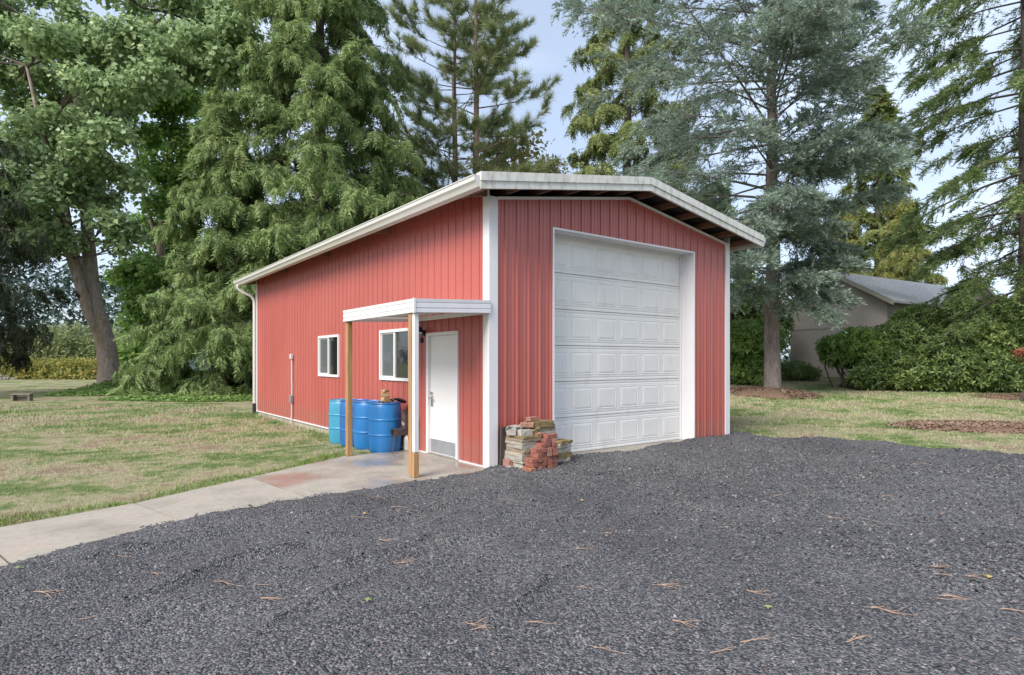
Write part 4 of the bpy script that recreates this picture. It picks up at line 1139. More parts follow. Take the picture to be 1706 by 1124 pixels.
def conifer(name, label, px, depth, height, h0, rad, seed, nb, K, Mm, tpl, size, leafm, barkm='bark_c', trunk_r=.35, pitch=(.1, -.2), curve=-.3, sub=.45, hang=.3, zrand=.35, lift=0., base_z=None, lean=(0, 0), gap=.12, group=None, cat='tree', wood_r=.035, clump=0., limb_n=4, twigwood=False, az=None, pk=.3, asym=(0, 0), pr=.07):
    """pitch: branch slope low and high in the crown; curve: how the branch bends along its length"""
    r = np.random.default_rng(seed)
    base = G(px, depth)
    if base_z is not None: base[2] = base_z
    root = empty(name, base); tag(root, label, cat, group)
    lean = np.array([lean[0], lean[1], 0.])
    nT = 14
    tp = [(lean*(q**1.2)*height)[:3]+np.array([0, 0, q*height-.3*(q == 0)])+np.array([r.normal(0, .03), r.normal(0, .03), 0])*(q > 0) for q in np.linspace(0, 1, nT)]
    tr = [trunk_r*(1.35 if i == 0 else 1)*(1-.93*i/(nT-1))**.85 for i in range(nT)]
    # trunk with flared foot
    tp.insert(1, np.array([0, 0, .35])); tr.insert(1, trunk_r*1.06)
    trunk = MB().tube(tp, tr, 14).build('trunk', barkm, root, True)
    h = h0+(height*.985-h0)*((np.arange(nb)+r.uniform(0, 1, nb))/nb)**1.08
    q = (h-h0)/(height-h0)
    A = np.arange(nb)*2.39996+r.normal(0, .35, nb) if az is None else az(r, nb)
    Lb = rad(q)*r.uniform(.68, 1.12, nb)*(1+asym[0]*np.cos(A-math.atan2(RGT[1], RGT[0])))
    D = np.stack([np.cos(A), np.sin(A), 0*A], 1); Sd = np.stack([-np.sin(A), np.cos(A), 0*A], 1)
    pt = pitch[0]+(pitch[1]-pitch[0])*q+r.normal(0, pr, nb)
    H = np.stack([0*h, 0*h, h], 1)+lean*((h/height)**1.2*height)[:, None]
    def bpos(i, t):
        return H[i]+D[i]*(Lb[i]*t)[:, None]+UP*(Lb[i]*(pt[i]*t+curve*t*t+lift*t**3))[:, None]
    def btan(i, t): return nrm(D[i]+UP*(pt[i]+2*curve*t+3*lift*t*t)[:, None])
    # limbs
    paths = []
    for i in range(nb):
        tt = np.linspace(0, 1, limb_n+1)
        pp = bpos(np.full(len(tt), i), tt)
        r0 = wood_r*(.5+Lb[i]/6.)*(1-.5*q[i])
        paths.append((pp, [r0*(1-.85*t_) for t_ in tt]))
    # twigs
    bi = np.repeat(np.arange(nb), K); t = r.uniform(gap, 1., nb*K)**.8
    sgn = r.choice([-1, 1], nb*K); phi = r.uniform(.35, 1.15, nb*K)
    tw = btan(bi, t)*np.cos(phi)[:, None]+Sd[bi]*(sgn*np.sin(phi))[:, None]+UP*r.normal(-.05, .12, nb*K)[:, None]
    tw = nrm(tw); tl = Lb[bi]*sub*(1.02-.72*t)*r.uniform(.5, 1.15, nb*K)+.15
    tb = bpos(bi, t)
    if clump:
        keep = r.random(nb*K) > clump*(.5+.5*np.sin(tb[:, 2]*2.1+np.cos(A[bi]*3+seed)*2))
        bi, t, tw, tl, tb = bi[keep], t[keep], tw[keep], tl[keep], tb[keep]
    nt_ = len(bi)
    si = np.repeat(np.arange(nt_), Mm); u = r.uniform(.05, 1.05, nt_*Mm)
    P = tb[si]+tw[si]*(tl[si]*u)[:, None]-UP*(tl[si]*hang*u*u*.7)[:, None]
    P += r.normal(0, .05, P.shape)
    X = tw[si]+r.normal(0, .4, P.shape)-UP*(hang*(.4+1.1*u))[:, None]
    Z = UP+r.normal(0, zrand, P.shape)+.35*D[bi[si]]
    S = size*r.uniform(.65, 1.3, len(P))
    kk, S = thin_above(r, P+base, S, keep=pk); P, X, Z, S = P[kk], X[kk], Z[kk], S[kk]
    V, F = variants(tpl, r, P, X, Z, S)
    npmesh('crown', V, F, leafm, root)
    if twigwood:
        sel = r.permutation(nt_)[:int(nt_*.8)]
        for i in sel:
            a = tb[i]; b = tb[i]+tw[i]*tl[i]*.9-UP*tl[i]*hang*.55
            paths.append(((a, (a+b)/2+UP*tl[i]*hang*.1, b), (.014, .009, .004)))
    tag(tubes(paths, 4).build('limbs', barkm, trunk, True), kind='stuff')
    return root

def blob_points(r, blobs, n, shell=.55, flat=1.):
    """points in a union of ellipsoids (centre, radii), weighted to the shell, with outward normals"""
    C = np.array([b[0] for b in blobs]); Rr = np.array([b[1] for b in blobs])
    wgt = (Rr[:, 0]*Rr[:, 1]+Rr[:, 0]*Rr[:, 2]+Rr[:, 1]*Rr[:, 2]); wgt = wgt/wgt.sum()
    i = r.choice(len(blobs), n, p=wgt)
    d = nrm(r.normal(size=(n, 3))); q = 1-shell*r.random(n)**1.6
    return C[i]+d*Rr[i]*q[:, None], d, i
def leafy(root, r, blobs, n, tpl, size, leafm, shell=.6, droop=.25, zup=.8, cl=6, clr=.25, name='crown', floor=None, thin=True):
    """clusters of leaves spread through blobs (local coordinates)"""
    base = np.array(root.location)
    m = max(1, n//cl)
    P, d, i = blob_points(r, blobs, m, shell)
    P = np.repeat(P, cl, 0); d = np.repeat(d, cl, 0)
    P = P+r.normal(0, clr, P.shape)*np.array([1, 1, .55])
    X = d*.7+r.normal(0, .7, P.shape)-UP*droop
    Z = UP*zup+d*.6+r.normal(0, .45, P.shape)
    S = size*r.uniform(.6, 1.25, len(P))
    if floor is not None:
        k = P[:, 2] > floor; P, X, Z, S = P[k], X[k], Z[k], S[k]
    if thin:
        kk, S = thin_above(r, P+base, S); P, X, Z, S = P[kk], X[kk], Z[kk], S[kk]
    V, F = variants(tpl, r, P, X, Z, S)
    return npmesh(name, V, F, leafm, root)

M['bark_c'] = bark('conifer_bark', (.05, .04, .034), (.125, .10, .085))
M['bark_m'] = bark('maple_bark', (.17, .13, .11), (.42, .33, .29), (.20, .17, .075))
M['bark_p'] = bark('pine_bark', (.10, .062, .048), (.24, .165, .13))
M['bark_b'] = bark('cedar_bark', (.13, .105, .095), (.30, .25, .225))
M['lf_maple'] = leafmat('maple_leaves', [(.05, (0.128, 0.208, 0.091)), (.4, (0.256, 0.366, 0.168)), (.75, (0.443, 0.550, 0.289)), (1., (0.644, 0.709, 0.360))], trans=0.42)
M['lf_maple2'] = leafmat('dark_green_leaves', [(.05, (0.101, 0.193, 0.054)), (.5, (0.220, 0.370, 0.096)), (.95, (0.456, 0.613, 0.166))], trans=0.48)  # leaves of a darker green kind than the maple's
M['lf_cedar'] = leafmat('redcedar_sprays', [(.05, (0.093, 0.148, 0.048)), (.40, (0.183, 0.265, 0.091)), (.75, (0.305, 0.385, 0.146)), (.95, (0.448, 0.462, 0.212)), (1., (0.611, 0.452, 0.200))], trans=0.38, big=.45, nsc=.55)
M['lf_gold'] = leafmat('golden_cedar', [(.05, (0.087, 0.128, 0.038)), (.45, (0.181, 0.228, 0.073)), (.8, (0.283, 0.320, 0.118)), (1., (0.392, 0.347, 0.160))], trans=0.40, big=.45)
M['lf_yellow'] = leafmat('golden_cypress', [(.05, (0.117, 0.138, 0.038)), (.45, (0.246, 0.261, 0.074)), (.9, (0.421, 0.431, 0.156))], trans=0.45)
M['lf_pine'] = leafmat('pine_needles', [(.05, (0.113, 0.151, 0.066)), (.5, (0.238, 0.302, 0.135)), (.9, (0.449, 0.453, 0.209)), (1., (0.646, 0.493, 0.239))], trans=0.30, big=.4)
M['lf_blue'] = leafmat('blue_cedar_needles', [(.05, (0.106, 0.148, 0.114)), (.45, (0.230, 0.296, 0.235)), (.85, (0.390, 0.486, 0.391)), (1., (0.458, 0.543, 0.412))], trans=0.30, big=.4, nsc=.5)
M['lf_deodar'] = leafmat('cedar_needles', [(.05, (0.079, 0.127, 0.047)), (.5, (0.184, 0.264, 0.097)), (.9, (0.346, 0.424, 0.168))], trans=0.32, big=.4)
M['lf_spruce'] = leafmat('spruce_needles', [(.05, (0.015, 0.025, 0.013)), (.5, (0.034, 0.047, 0.023)), (.95, (0.073, 0.080, 0.040))], trans=0.28)
M['lf_rhodo'] = leafmat('rhododendron_leaves', [(.05, (0.056, 0.091, 0.031)), (.4, (0.117, 0.183, 0.056)), (.72, (0.214, 0.286, 0.081)), (.92, (0.330, 0.390, 0.126)), (1., (0.485, 0.334, 0.098))], rough=.4, trans=0.32, spec=.5)
M['lf_laurel'] = leafmat('laurel_leaves', [(.05, (0.066, 0.131, 0.033)), (.5, (0.161, 0.270, 0.063)), (.95, (0.321, 0.452, 0.124))], rough=.4, trans=0.40)
M['lf_hedge'] = leafmat('bramble_leaves', [(.05, (0.125, 0.140, 0.036)), (.4, (0.264, 0.278, 0.070)), (.7, (0.404, 0.376, 0.101)), (.9, (0.473, 0.264, 0.108)), (1., (0.557, 0.334, 0.164))], trans=0.40, big=.55, nsc=.6)
M['lf_pale'] = leafmat('pale_bush_leaves', [(.05, (0.128, 0.162, 0.069)), (.5, (0.231, 0.277, 0.121)), (.95, (0.359, 0.393, 0.185))], trans=0.40)
M['lf_autumn'] = leafmat('turning_leaves', [(.05, (0.176, 0.174, 0.057)), (.5, (0.341, 0.312, 0.122)), (.95, (0.504, 0.428, 0.211))], trans=0.48)
M['lf_far'] = leafmat('far_wood', [(.05, (0.044, 0.073, 0.064)), (.5, (0.078, 0.116, 0.098)), (.95, (0.132, 0.167, 0.132))], trans=0.2, nsc=.12, big=.6, spec=0., rough=1.)  # blue of the distant haze is put into this leaf and hill colour
M['lf_ivy'] = leafmat('ivy_leaves', [(.05, (0.084, 0.156, 0.038)), (.5, (0.198, 0.312, 0.085)), (.9, (0.353, 0.458, 0.142)), (1., (0.540, 0.353, 0.132))], rough=.45, trans=0.35)
M['lf_red'] = leafmat('red_leaves', [(.05, (0.280, 0.085, 0.054)), (.6, (0.440, 0.170, 0.099)), (1., (0.480, 0.297, 0.135))], trans=0.48)

# ------------------------------------------------------------------ trees
def rprof(*pts):
    xs, ys = zip(*pts); return lambda q: np.interp(q, xs, ys)
# the great cedars left of and behind the shop
conifer('cedar_tree', 'towering yellow-green western redcedar rising behind the left side of the shop roof', 533, 33, 30, .6, rprof((0, 6.8), (.25, 6.2), (.5, 5.0), (.75, 3.6), (1, .4)), 11,
        nb=250, K=18, Mm=10, tpl=SPRAY_HANG, size=.62, leafm='lf_cedar', trunk_r=.5, pitch=(.12, .35), curve=-.5, lift=.1, sub=.42, hang=.8, gap=.18, clump=.22, pr=.25, zrand=.6)
conifer('cedar_tree', 'shaggy low-sweeping redcedar at the far corner of the shop, beside the maple', 372, 30.5, 15.5, .5, rprof((0, 3.9), (.3, 3.5), (.6, 2.4), (1, .25)), 12,
        nb=130, K=17, Mm=10, tpl=SPRAY_HANG, size=.55, leafm='lf_cedar', trunk_r=.3, pitch=(.05, .3), curve=-.45, lift=.1, sub=.42, hang=.8, gap=.2, clump=.25, pr=.25, zrand=.6)
# pair of pines
for px, d, s, hh, lab in ((793, 41, 21, 33, 'tall pine with the stouter reddish trunk directly behind the roof peak corner'), (757, 43, 22, 31, 'slimmer pine just left of the stout pine behind the roof')):
    conifer('pine_tree', lab, px, d, hh, 5.5, rprof((0, 4.2), (.2, 5.2), (.6, 5.3), (.85, 4.), (1, 1.5)), s,
            nb=76, K=15, Mm=10, tpl=TUFT, size=.55, leafm='lf_pine', barkm='bark_p', trunk_r=.34, pitch=(.0, .45), curve=-.05, lift=.22, sub=.40, hang=-.35, gap=.3, zrand=.8, clump=.25, wood_r=.05, twigwood=True, group='pair of pines behind the shop')
# golden redcedar in the middle
conifer('cedar_tree', 'bronze-tinted redcedar with hanging sprays between the pines and the blue cedar', 1045, 39, 30, 2., rprof((0, 6.2), (.3, 5.6), (.6, 4.0), (1, .4)), 31,
        nb=140, K=15, Mm=10, tpl=SPRAY_HANG, size=.72, leafm='lf_gold', trunk_r=.45, pitch=(.1, .35), curve=-.5, lift=.15, sub=.36, hang=1.0, gap=.35, clump=.45)
# blue atlas cedar
conifer('blue_cedar_tree', 'blue-grey cedar with a straight bare lower trunk, right of the shop', 1287, 24.5, 23, 3.9, rprof((0, 3.4), (.10, 4.6), (.35, 6.3), (.65, 6.2), (.9, 3.6), (1, 1.2)), 41,
        nb=150, K=25, Mm=15, tpl=TWIG, size=.40, leafm='lf_blue', barkm='bark_b', trunk_r=.32, pitch=(-.05, .55), curve=-.12, lift=.02, sub=.36, hang=.35, gap=.08, zrand=.6, clump=.42, wood_r=.04, twigwood=True, asym=(-.30, 0), pr=.16,
        az=lambda r, n: np.where(np.arange(n) % 3 == 0, math.atan2(-FWD[1], -FWD[0])+r.uniform(-1.0, .8, n), np.arange(n)*2.39996+r.normal(0, .35, n)))
# conifers behind it
conifer('fir_tree', 'pointed grey-green fir rising between the blue cedar and the right hand cedar', 1462, 52, 24.5, 1., rprof((0, 5.2), (.5, 3.2), (1, .15)), 51,
        nb=110, K=10, Mm=8, tpl=SPRAY, size=.9, leafm='lf_gold', trunk_r=.35, pitch=(-.05, .35), curve=-.25, lift=.1, sub=.42, hang=.4, clump=.3)
for px, d, hh, R0, s, lab in ((1405, 44, 12.5, 2.6, 61, 'golden yellow-green cypress behind the house roof, left of two'), (1500, 46, 13.5, 3.0, 62, 'golden yellow-green cypress behind the house roof, right of two')):
    conifer('cypress_tree', lab, px, d, hh, .5, rprof((0, R0), (.5, R0*.8), (1, .2)), s, nb=75, K=10, Mm=8, tpl=SPRAY_HANG, size=.68, leafm='lf_yellow', trunk_r=.22, pitch=(.2, .6), curve=-.45, sub=.42, hang=.6, gap=.3, group='golden cypresses behind the house')
# cedar at the right edge
conifer('cedar_tree', 'dark cedar with long layered drooping branches at the right edge', 1706, 26, 26, 4.2, rprof((0, 4.4), (.25, 5.0), (.6, 5.4), (.9, 4.4), (1, 1.5)), 71,
        nb=100, K=22, Mm=11, tpl=TWIG, size=.46, leafm='lf_deodar', barkm='bark_c', trunk_r=.28, pitch=(-.22, .02), curve=-.12, lift=-.08, sub=.20, hang=.45, gap=.12, zrand=.3, clump=.1, pr=.10, wood_r=.05, twigwood=True, pk=.25)
# spruce just outside the left edge, its limbs reaching in
conifer('spruce_tree', 'dark spruce at the left edge with hanging branchlets reaching into the picture', -130, 29, 19, 3.0, rprof((0, 5.6), (.4, 5.4), (1, .3)), 81,
        nb=80, K=16, Mm=9, tpl=SPRAY_HANG, size=.5, leafm='lf_spruce', trunk_r=.4, pitch=(-.15, .2), curve=-.25, lift=.18, sub=.30, hang=1.5, gap=.25, clump=.2)
# dark conifers filling in behind the roof
for px, d, hh, s, lab in ((645, 46, 15.5, 91, 'dark green fir low behind the roof, left of the pines'), (715, 52, 13., 92, 'dark green fir showing between the pine trunks above the roof'), (1190, 45, 14, 93, 'dark fir behind the blue cedar, above the right roof slope')):
    conifer('fir_tree', lab, px, d, hh, .5, rprof((0, 4.), (.5, 2.8), (1, .3)), s, nb=60, K=10, Mm=7, tpl=SPRAY, size=.85, leafm='lf_deodar', trunk_r=.3, pitch=(.0, .4), curve=-.25, sub=.42, hang=.35, group='dark firs behind the shop')

# big-leaf maple on the left lawn
def broadleaf(name, label, base, stems, blobs, n, leafm, seed, size, barkm='bark_m', tpl=LOBED, cl=7, clr=.32, shell=.75, cat='tree', group=None, twigs=True, droop=.35):
    r = np.random.default_rng(seed)
    root = empty(name, base); tag(root, label, cat, group)
    mb = MB()
    for pts, rr in stems: mb.tube([np.array(p)-base for p in pts], rr, 12)
    trunk = mb.build('trunk', barkm, root, True)
    B = [(np.array(c)-base, np.array(rad)) for c, rad in blobs]
    leafy(root, r, B, n, tpl, size, leafm, shell=shell, cl=cl, clr=clr, droop=droop)
    if twigs:
        ends = np.array([np.array(p)-base for pts, rr in stems for p in pts[1:]]); paths = []
        for c, rad in B:
            e = ends[np.argmin(np.linalg.norm((ends-c)*[1, 1, 1.6]+[0, 0, 1.2], axis=1))]
            mid = (e+c)/2+r.normal(0, .25, 3)-UP*.2
            paths.append(((e, mid, c+UP*rad[2]*.2), (.09, .06, .02)))
            for q in range(3):
                t_ = c+nrm(r.normal(size=3))*rad*.8; paths.append(((mid, (mid+t_)/2+r.normal(0, .1, 3), t_), (.035, .022, .008)))
        tag(tubes(paths, 5).build('limbs', 'bark_c', trunk, True), kind='stuff')
    return root
mb0 = G(183, 35.5)
D0m = 35.5
def mp_(px, py, dd=0): return WP(px, py, D0m+dd)
stems = [([mb0-[0, 0, .4], mp_(183, 640), mp_(181, 610), mp_(177, 575), mp_(166, 540), mp_(158, 505), mp_(152, 460), mp_(147, 400), mp_(142, 330), mp_(133, 250), mp_(128, 160), mp_(120, 60), mp_(115, -60)], [.85, .66, .56, .52, .50, .42, .38, .34, .29, .24, .19, .14, .08]),
         ([mp_(165, 552, -.2), mp_(150, 525, -.4), mp_(135, 480, -.7), mp_(119, 430, -.9), mp_(106, 380, -1.1), mp_(92, 310, -1.4), mp_(70, 220, -1.8), mp_(45, 110, -2)], [.30, .30, .28, .25, .22, .18, .13, .08]),
         ([mp_(168, 540, .2), mp_(151, 500, .3), mp_(135, 455, .5), mp_(120, 400, .8), mp_(110, 330, 1.2)], [.26, .25, .22, .19, .12]),
         ([mp_(142, 330), mp_(175, 230, .8), mp_(225, 150, 1.2), mp_(290, 90, 1)], [.13, .11, .09, .05]),
         ([mp_(138, 280), mp_(160, 180, .5), mp_(200, 90, .8), mp_(280, 20, 0)], [.13, .11, .08, .05])]
rm = np.random.default_rng(5)
bl = []
def addb(lst, D, sz, dspread=2.2, flat=.62):
    for px, py in lst:
        s = sz*rm.uniform(.75, 1.25)
        bl.append((WP(px, py, D+rm.uniform(-dspread, dspread)), (s, s, s*flat)))
addb([(10, 20), (60, -20), (120, 20), (180, -30), (230, 10), (290, -10), (345, 30), (390, 10), (30, 70), (90, 75), (150, 70), (215, 60), (275, 55), (330, 75), (380, 75), (400, 120), (350, 120), (300, 110), (240, 110), (180, 105), (115, 120), (60, 125), (10, 120), (-30, 60), (-30, 150),
      (30, 170), (85, 175), (130, 165), (60, 220), (110, 225), (160, 200), (20, 240), (80, 270), (130, 285), (45, 300), (5, 310), (60, 355), (160, 330), (25, 370), (90, 395), (-20, 240), (-30, 330)], D0m, 1.25)
addb([(270, 90), (320, 60), (365, 95), (400, 60), (260, 130), (200, 150), (70, 60), (140, 130), (90, 200), (50, 250), (95, 295), (70, 330), (140, 245), (190, 220), (385, 40)], D0m-3.2, 1.0, 1.)
addb([(70, 385), (108, 322), (165, 335), (190, 285), (212, 385), (40, 410), (135, 300), (180, 365), (225, 305), (20, 345), (200, 410), (60, 330), (150, 270)], D0m-1.5, .85, 1.)
addb([(0, -70), (80, -90), (160, -80), (240, -80), (320, -60), (400, -60), (-60, -20), (-70, 90), (-70, 200)], D0m, 1.6)
broadleaf('maple_tree', 'large leafy maple with a leaning forked trunk on the left lawn', mb0, stems, bl, 72000, 'lf_maple', 6, .29, tpl=MAPLE)
# darker broadleaf trees between the maple and the cedar
b2 = G(262, 44)
bl = []; addb([(250, 230), (290, 215), (320, 250), (265, 280), (300, 300), (280, 340), (320, 330), (250, 375), (285, 400), (240, 440), (275, 455), (215, 460), (250, 500), (285, 520), (230, 540), (260, 570), (300, 565), (225, 590), (260, 160), (310, 160), (200, 180), (340, 120), (230, 110), (355, 210), (345, 290)], 44, 1.5, 2.)
broadleaf('broadleaf_tree', 'dark green broadleaf tree between the maple and the cedars', b2, [([b2-[0, 0, .3], WP(263, 520, 44), WP(268, 420, 44), WP(272, 330, 44.3), WP(285, 230, 44), WP(300, 120, 44)], [.4, .32, .28, .23, .18, .1]), ([WP(268, 420, 44), WP(240, 330, 43.5), WP(222, 220, 43)], [.18, .14, .08])],
          bl, 30000, 'lf_maple2', 8, .34, tpl=MAPLE)
# turning trees behind the roof
for px, py, d, s, n, lab in ((835, 255, 47, 1.7, 3600, 'yellowing broadleaf tree behind the roof under the stout pine'), (905, 285, 52, 1.6, 2600, 'yellowing broadleaf tree behind the roof, right of the pines'), (655, 268, 45, 1.2, 1600, 'small yellowing tree low behind the roof, left of the pines')):
    b3 = G(px, d); bl = []
    rm2 = rm
    addb([(px+rm.uniform(-50, 50), py+rm.uniform(-32, 60)) for _ in range(9)]+[(px, py+40), (px-20, py+90), (px+25, py+90)], d, s, 1.)
    broadleaf('broadleaf_tree', lab, b3, [([b3, WP(px+4, 450, d), WP(px, py+60, d), WP(px-6, py, d)], [.22, .18, .12, .05])], bl, n, 'lf_autumn', int(px), .36, group='yellowing trees behind the shop')

# ------------------------------------------------------------------ shrubs
def shrub(name, label, px, depth, blobs, n, leafm, tpl, size, seed, group=None, cat='shrub', shell=.35, cl=1, clr=.05, base_z=None):
    base = G(px, depth)
    if base_z is not None: base[2] = base_z
    r = np.random.default_rng(seed); root = empty(name, base); tag(root, label, cat, group)
    B = [(np.array(WP(x, y, depth+dd))-base, np.array((a, a*1., c))) for x, y, dd, a, c in blobs]
    leafy(root, r, B, n, tpl, size, leafm, shell=shell, cl=cl, clr=clr, floor=.02, name='foliage', droop=.1, zup=.5)
    paths = []
    for c, rad in B:
        for q in range(3):
            e = c+nrm(r.normal(size=3))*rad*.6; s = r.normal(0, .25, 3); s[2] = 0
            paths.append(((s, (s+e)/2+r.normal(0, .15, 3), e), (.05, .035, .012)))
    tag(tubes(paths, 5).build('stems', 'bark_c', root, True), kind='stuff')
    return root
shrub('rhododendron', 'light green end bush of the rhododendrons, nearest the house wall', 1410, 27.5, [(1400, 585, 0, .9, .7), (1430, 575, 0, 1.0, .8), (1385, 578, 0, .55, .45), (1445, 600, .3, .9, .9)], 2600, 'lf_laurel', ROSE, .2, 201, 'shrubs before the house')
shrub('rhododendron', 'tall rhododendron with glossy leaves in front of the house', 1500, 27, [(1470, 612, -.5, .95, .85), (1447, 628, -.7, .7, .5), (1495, 570, .2, 1.05, .95), (1530, 612, -.8, .95, .9), (1525, 545, .6, 1.05, .9), (1500, 632, -1.0, .75, .45), (1555, 572, .1, 1.0, .95), (1478, 590, .2, .8, .7)], 6800, 'lf_rhodo', ROSE, .23, 202, 'shrubs before the house', shell=.22)
shrub('rhododendron', 'broad dark rhododendron beneath the right hand cedar', 1620, 26, [(1585, 612, -.8, .95, .9), (1612, 570, 0, 1.1, 1.0), (1640, 615, -1.0, .95, .9), (1665, 572, -.2, 1.1, 1.0), (1695, 612, -.9, 1.0, .95), (1720, 565, 0, 1.2, 1.1), (1745, 612, -.6, 1.1, 1.0), (1600, 535, .7, 1.0, .8), (1660, 530, .7, 1.1, .9), (1560, 628, -.6, .7, .5), (1615, 635, -1.1, .65, .35), (1668, 636, -1.2, .65, .35), (1715, 530, .6, 1.2, .9)], 8200, 'lf_rhodo', ROSE, .23, 203, 'shrubs before the house', shell=.22)
shrub('laurel_bush', 'bright green laurel bush between the shop corner and the cedar trunk', 1240, 29, [(1235, 570, 0, 1.3, 1.1), (1260, 590, 0, 1.0, 1.2), (1225, 605, 0, 1.2, 1.1), (1255, 620, -.3, .9, .7), (1270, 565, .6, 1.0, 1.0), (1205, 590, .5, 1.1, 1.2)], 4200, 'lf_laurel', ROSE, .2, 204)
shrub('laurel_bush', 'dark tall shrub behind the bright laurel at the shop corner', 1235, 32, [(1225, 510, 0, 1.6, 1.3), (1255, 520, .4, 1.4, 1.3), (1280, 545, .5, 1.2, 1.3), (1200, 540, 0, 1.5, 1.5)], 3600, 'lf_rhodo', ROSE, .24, 205)
shrub('low_shrub', 'low dark weeping shrub against the house wall right of the cedar trunk', 1330, 30.5, [(1325, 615, 0, .7, .38), (1345, 620, 0, .6, .25), (1310, 618, 0, .5, .3)], 1500, 'lf_deodar', SPRAY_HANG, .22, 206)
shrub('red_leaf_shrub', 'twig of red-orange leaves at the far right edge', 1735, 21, [(1728, 592, 0, .35, .3), (1702, 587, 0, .20, .10), (1745, 610, 0, .4, .4)], 600, 'lf_red', ROSE, .13, 207)
# left boundary
for k, (x0, w, lab) in enumerate(((-55, 55, 'at the left edge, behind the stone heap'), (25, 48, 'behind the bench, reddish'), (85, 45, 'yellow-green, between the bench and the maple'), (140, 40, 'brownish, just left of the maple trunk'))):
    shrub('hedge_bush', 'bramble hedge clump '+lab, x0, 57.5, [(x0+w*q, 613+2*math.sin(5*q+k), .3*k % 1, 1.5, .85+.12*math.sin(7*q+k)) for q in (-.8, -.4, 0, .4, .8)]+[(x0+w*q, 625, -.3, 1.4, .5) for q in (-.6, 0, .6)], 2600, 'lf_hedge', OVAL, .34, 210+k, 'bramble hedge along the far left lawn')
for k, (x0, yt, lab) in enumerate(((70, 570, 'left of the maple trunk, leftmost'), (120, 565, 'directly left of the maple trunk'), (185, 575, 'behind the maple trunk'), (-10, 580, 'at the left edge'))):
    shrub('field_bush', 'pale green rounded bush beyond the hedge, '+lab, x0, 76, [(x0+dx, yt+dy, 0, 2.6, 2.1) for dx, dy in ((-22, 10), (0, 0), (22, 8), (-10, 25), (14, 26))], 2600, 'lf_pale', OVAL, .55, 220+k, 'pale bushes beyond the hedge')
shrub('dark_bush', 'dark bramble mound between the maple trunk and the cedar', 222, 52, [(215, 605, 0, 1.6, 1.0), (245, 600, 0, 1.7, 1.2), (225, 585, .8, 1.5, 1.0), (260, 610, -.4, 1.3, .9)], 3000, 'lf_maple2', OVAL, .33, 230)
shrub('light_shrub', 'small lime green shrub at the left foot of the cedar', 243, 32, [(243, 625, 0, .5, .55), (238, 645, 0, .4, .4)], 700, 'lf_laurel', OVAL, .16, 231)

# far wooded hills
def far_wood():
    r = np.random.default_rng(77); out = []
    nT = 760
    px = np.concatenate([r.uniform(-500, 620, 430), r.uniform(600, 2300, 330)])
    left = px < 620
    dep = np.where(left, r.uniform(120, 210, nT), r.uniform(110, 170, nT))
    hill = np.where(left, 14.5*ss((dep-100)/110), 2*ss((dep-100)/70))
    hgt = np.where(left, r.uniform(16, 26, nT), r.uniform(11, 19, nT))
    n = 42
    i = np.repeat(np.arange(nT), n); q = r.random(nT*n)**.8
    rad = hgt[i]*.24*(1-q)+.3; a = r.uniform(0, 6.283, nT*n); rr = rad*np.sqrt(r.uniform(.2, 1, nT*n))
    XY = CAM[:2]+dep[:, None]*(FWD+((px-CX)/FPX)[:, None]*RGT)
    P = np.stack([XY[i, 0]+rr*np.cos(a), XY[i, 1]+rr*np.sin(a), hill[i]-1+q*hgt[i]], 1)
    X = np.stack([np.cos(a), np.sin(a), -.5+0*a], 1)+r.normal(0, .3, P.shape); Z = UP+r.normal(0, .3, P.shape)
    V, F = variants(OVAL, r, P, X, Z, 1.8*r.uniform(.7, 1.5, len(P)))
    o = npmesh('far_wood', V, F, 'lf_far'); tag(o, 'distant bluish conifer wood along the horizon', 'wood', kind='stuff')
far_wood()
def hill():
    n = 60; V = []; F = []
    for i, d in enumerate((95, 120, 150, 185, 230, 300)):
        for j in range(n):
            px = -900+j*3600/(n-1); p = W(px, d)
            w = 1-.78*ss((px-560)/200.)
            V.append((p[0], p[1], -1+w*15.*float(ss((d-100)/110.))))
    for i in range(5):
        for j in range(n-1): F.append((i*n+j, i*n+j+1, (i+1)*n+j+1, (i+1)*n+j))
    o = npmesh('hill', np.array(V), np.array(F), 'lf_far', smooth=True); tag(o, 'low wooded hill beyond the field', 'hill', kind='structure')
hill()

# ------------------------------------------------------------------ ivy round the maple and cedar feet
def ivy():
    r = np.random.default_rng(9); n = 15000
    c1 = G(190, 34.6); P = []
    a = r.uniform(0, 6.283, n); q = np.sqrt(r.random(n))
    sel = r.random(n) < .55
    cx1 = W(195, 33.2); cx2 = W(325, 27.6)
    u = np.where(sel, 2.9*q*np.cos(a), 4.2*q*np.cos(a)); v = np.where(sel, 3.4*q*np.sin(a), 2.0*q*np.sin(a))
    bx = np.where(sel, cx1[0], cx2[0]); by = np.where(sel, cx1[1], cx2[1])
    X = bx+u*RGT[0]+v*FWD[0]; Y = by+u*RGT[1]+v*FWD[1]
    hgt = np.where(sel, .55*np.exp(-((X-mb0[0])**2+(Y-mb0[1]+.3)**2)/2.6)+.16, .14)*r.uniform(.5, 1.1, n)*(1-q**6)
    P = np.stack([X, Y, gz(X, Y)+hgt], 1)
    b = r.uniform(0, 6.283, n)
    D = np.stack([np.cos(b), np.sin(b), r.normal(.1, .3, n)], 1); Z = UP+r.normal(0, .5, (n, 3))
    V, F = variants(OVAL, r, P, D, Z, .18*r.uniform(.7, 1.3, n))
    o = npmesh('ivy_ground_cover', V, F, 'lf_ivy'); tag(o, 'low green ivy spreading round the maple foot and along the cedar', 'ivy', kind='stuff')
ivy()
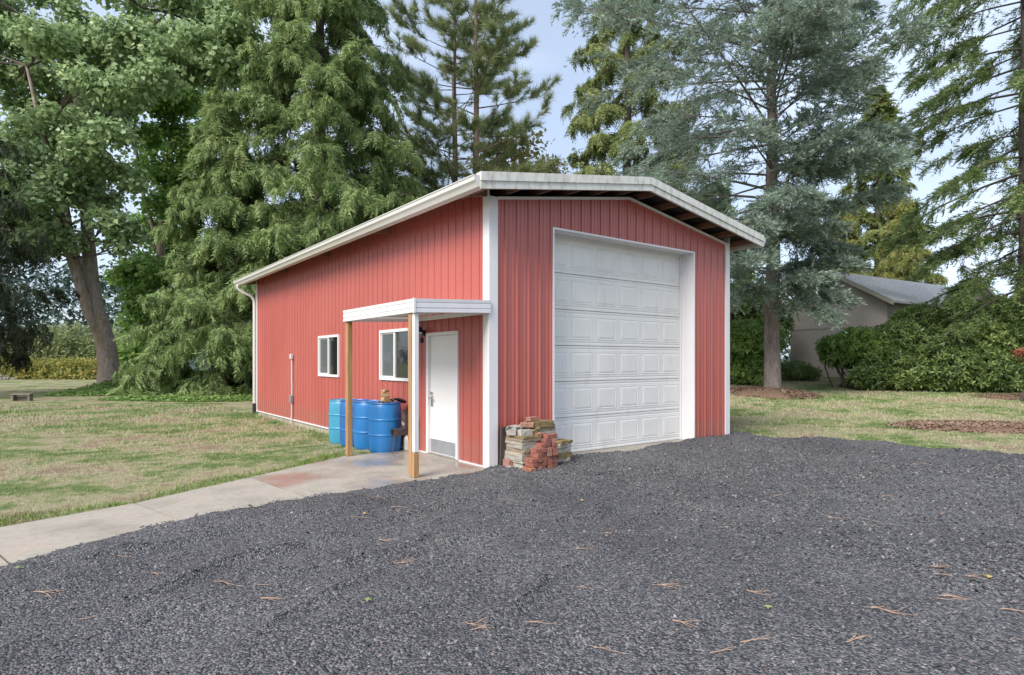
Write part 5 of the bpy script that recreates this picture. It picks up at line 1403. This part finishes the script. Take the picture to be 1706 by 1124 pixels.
# ------------------------------------------------------------------ grass
def grass(n, dmin, dmax, pxr, hgt, wid, seed, cond, matn, label):
    r = np.random.default_rng(seed)
    dep = np.sqrt(r.uniform(dmin**2, dmax**2, n)); px = r.uniform(pxr[0], pxr[1], n)
    P = CAM[:2]+dep[:, None]*(FWD+((px-CX)/FPX)[:, None]*RGT)
    k = cond(P[:, 0], P[:, 1]); P = P[k]; dep = dep[k]; n = len(P)
    a = r.uniform(0, 6.283, n); sc = np.clip(dep/9., .8, 2.6)
    w = wid*sc*r.uniform(.7, 1.3, n); h = hgt*r.lognormal(0, .35, n)*np.clip(dep/12, .9, 1.5)
    B = np.stack([P[:, 0], P[:, 1], gz(P[:, 0], P[:, 1])+.0], 1)
    e = np.stack([np.cos(a)*w, np.sin(a)*w, 0*a], 1); ln = r.normal(0, .6, (n, 2))*h[:, None]
    T = B+np.stack([ln[:, 0], ln[:, 1], h], 1)
    V = np.stack([B-e, B+e, T], 1).reshape(-1, 3)
    o = npmesh('grass', V, np.arange(3*n).reshape(-1, 3), matn); tag(o, label, 'grass', kind='stuff')
UX = [p[0] for p in UE]; UYv = [p[1] for p in UE]
def left_lawn(x, y): return (x < -.03) & (y > np.interp(x, UX+[-1.25, 0], UYv+[2.48, 2.48])+.01)
def right_lawn(x, y): return (x > 6.2) & (x > x_max(np.clip(y, -14, .4))+.0)
grass(90000, 5.3, 24, (-150, 830), .035, .0035, 1, left_lawn, 'blade', 'short patchy grass on the left lawn')
grass(45000, 9.5, 26, (1150, 1850), .035, .0035, 2, right_lawn, 'blade', 'short patchy grass on the right lawn')
def edge_strip(x, y):
    d = y-np.interp(x, UX+[-1.25, 0], UYv+[2.48, 2.48]); return (x < -1.2) & (d > -.02) & (d < .34+.15*np.sin(x*3.1))
grass(52000, 5.3, 12, (-150, 640), .065, .006, 3, edge_strip, 'blade_green', 'greener longer grass along the concrete walk')
def wall_strip(x, y): return (x < -.0) & (x > -.28) & (y > 4.7) & (y < 13.1)
grass(9000, 12, 21, (400, 620), .07, .004, 4, wall_strip, 'blade', 'dry grass along the shop foundation')
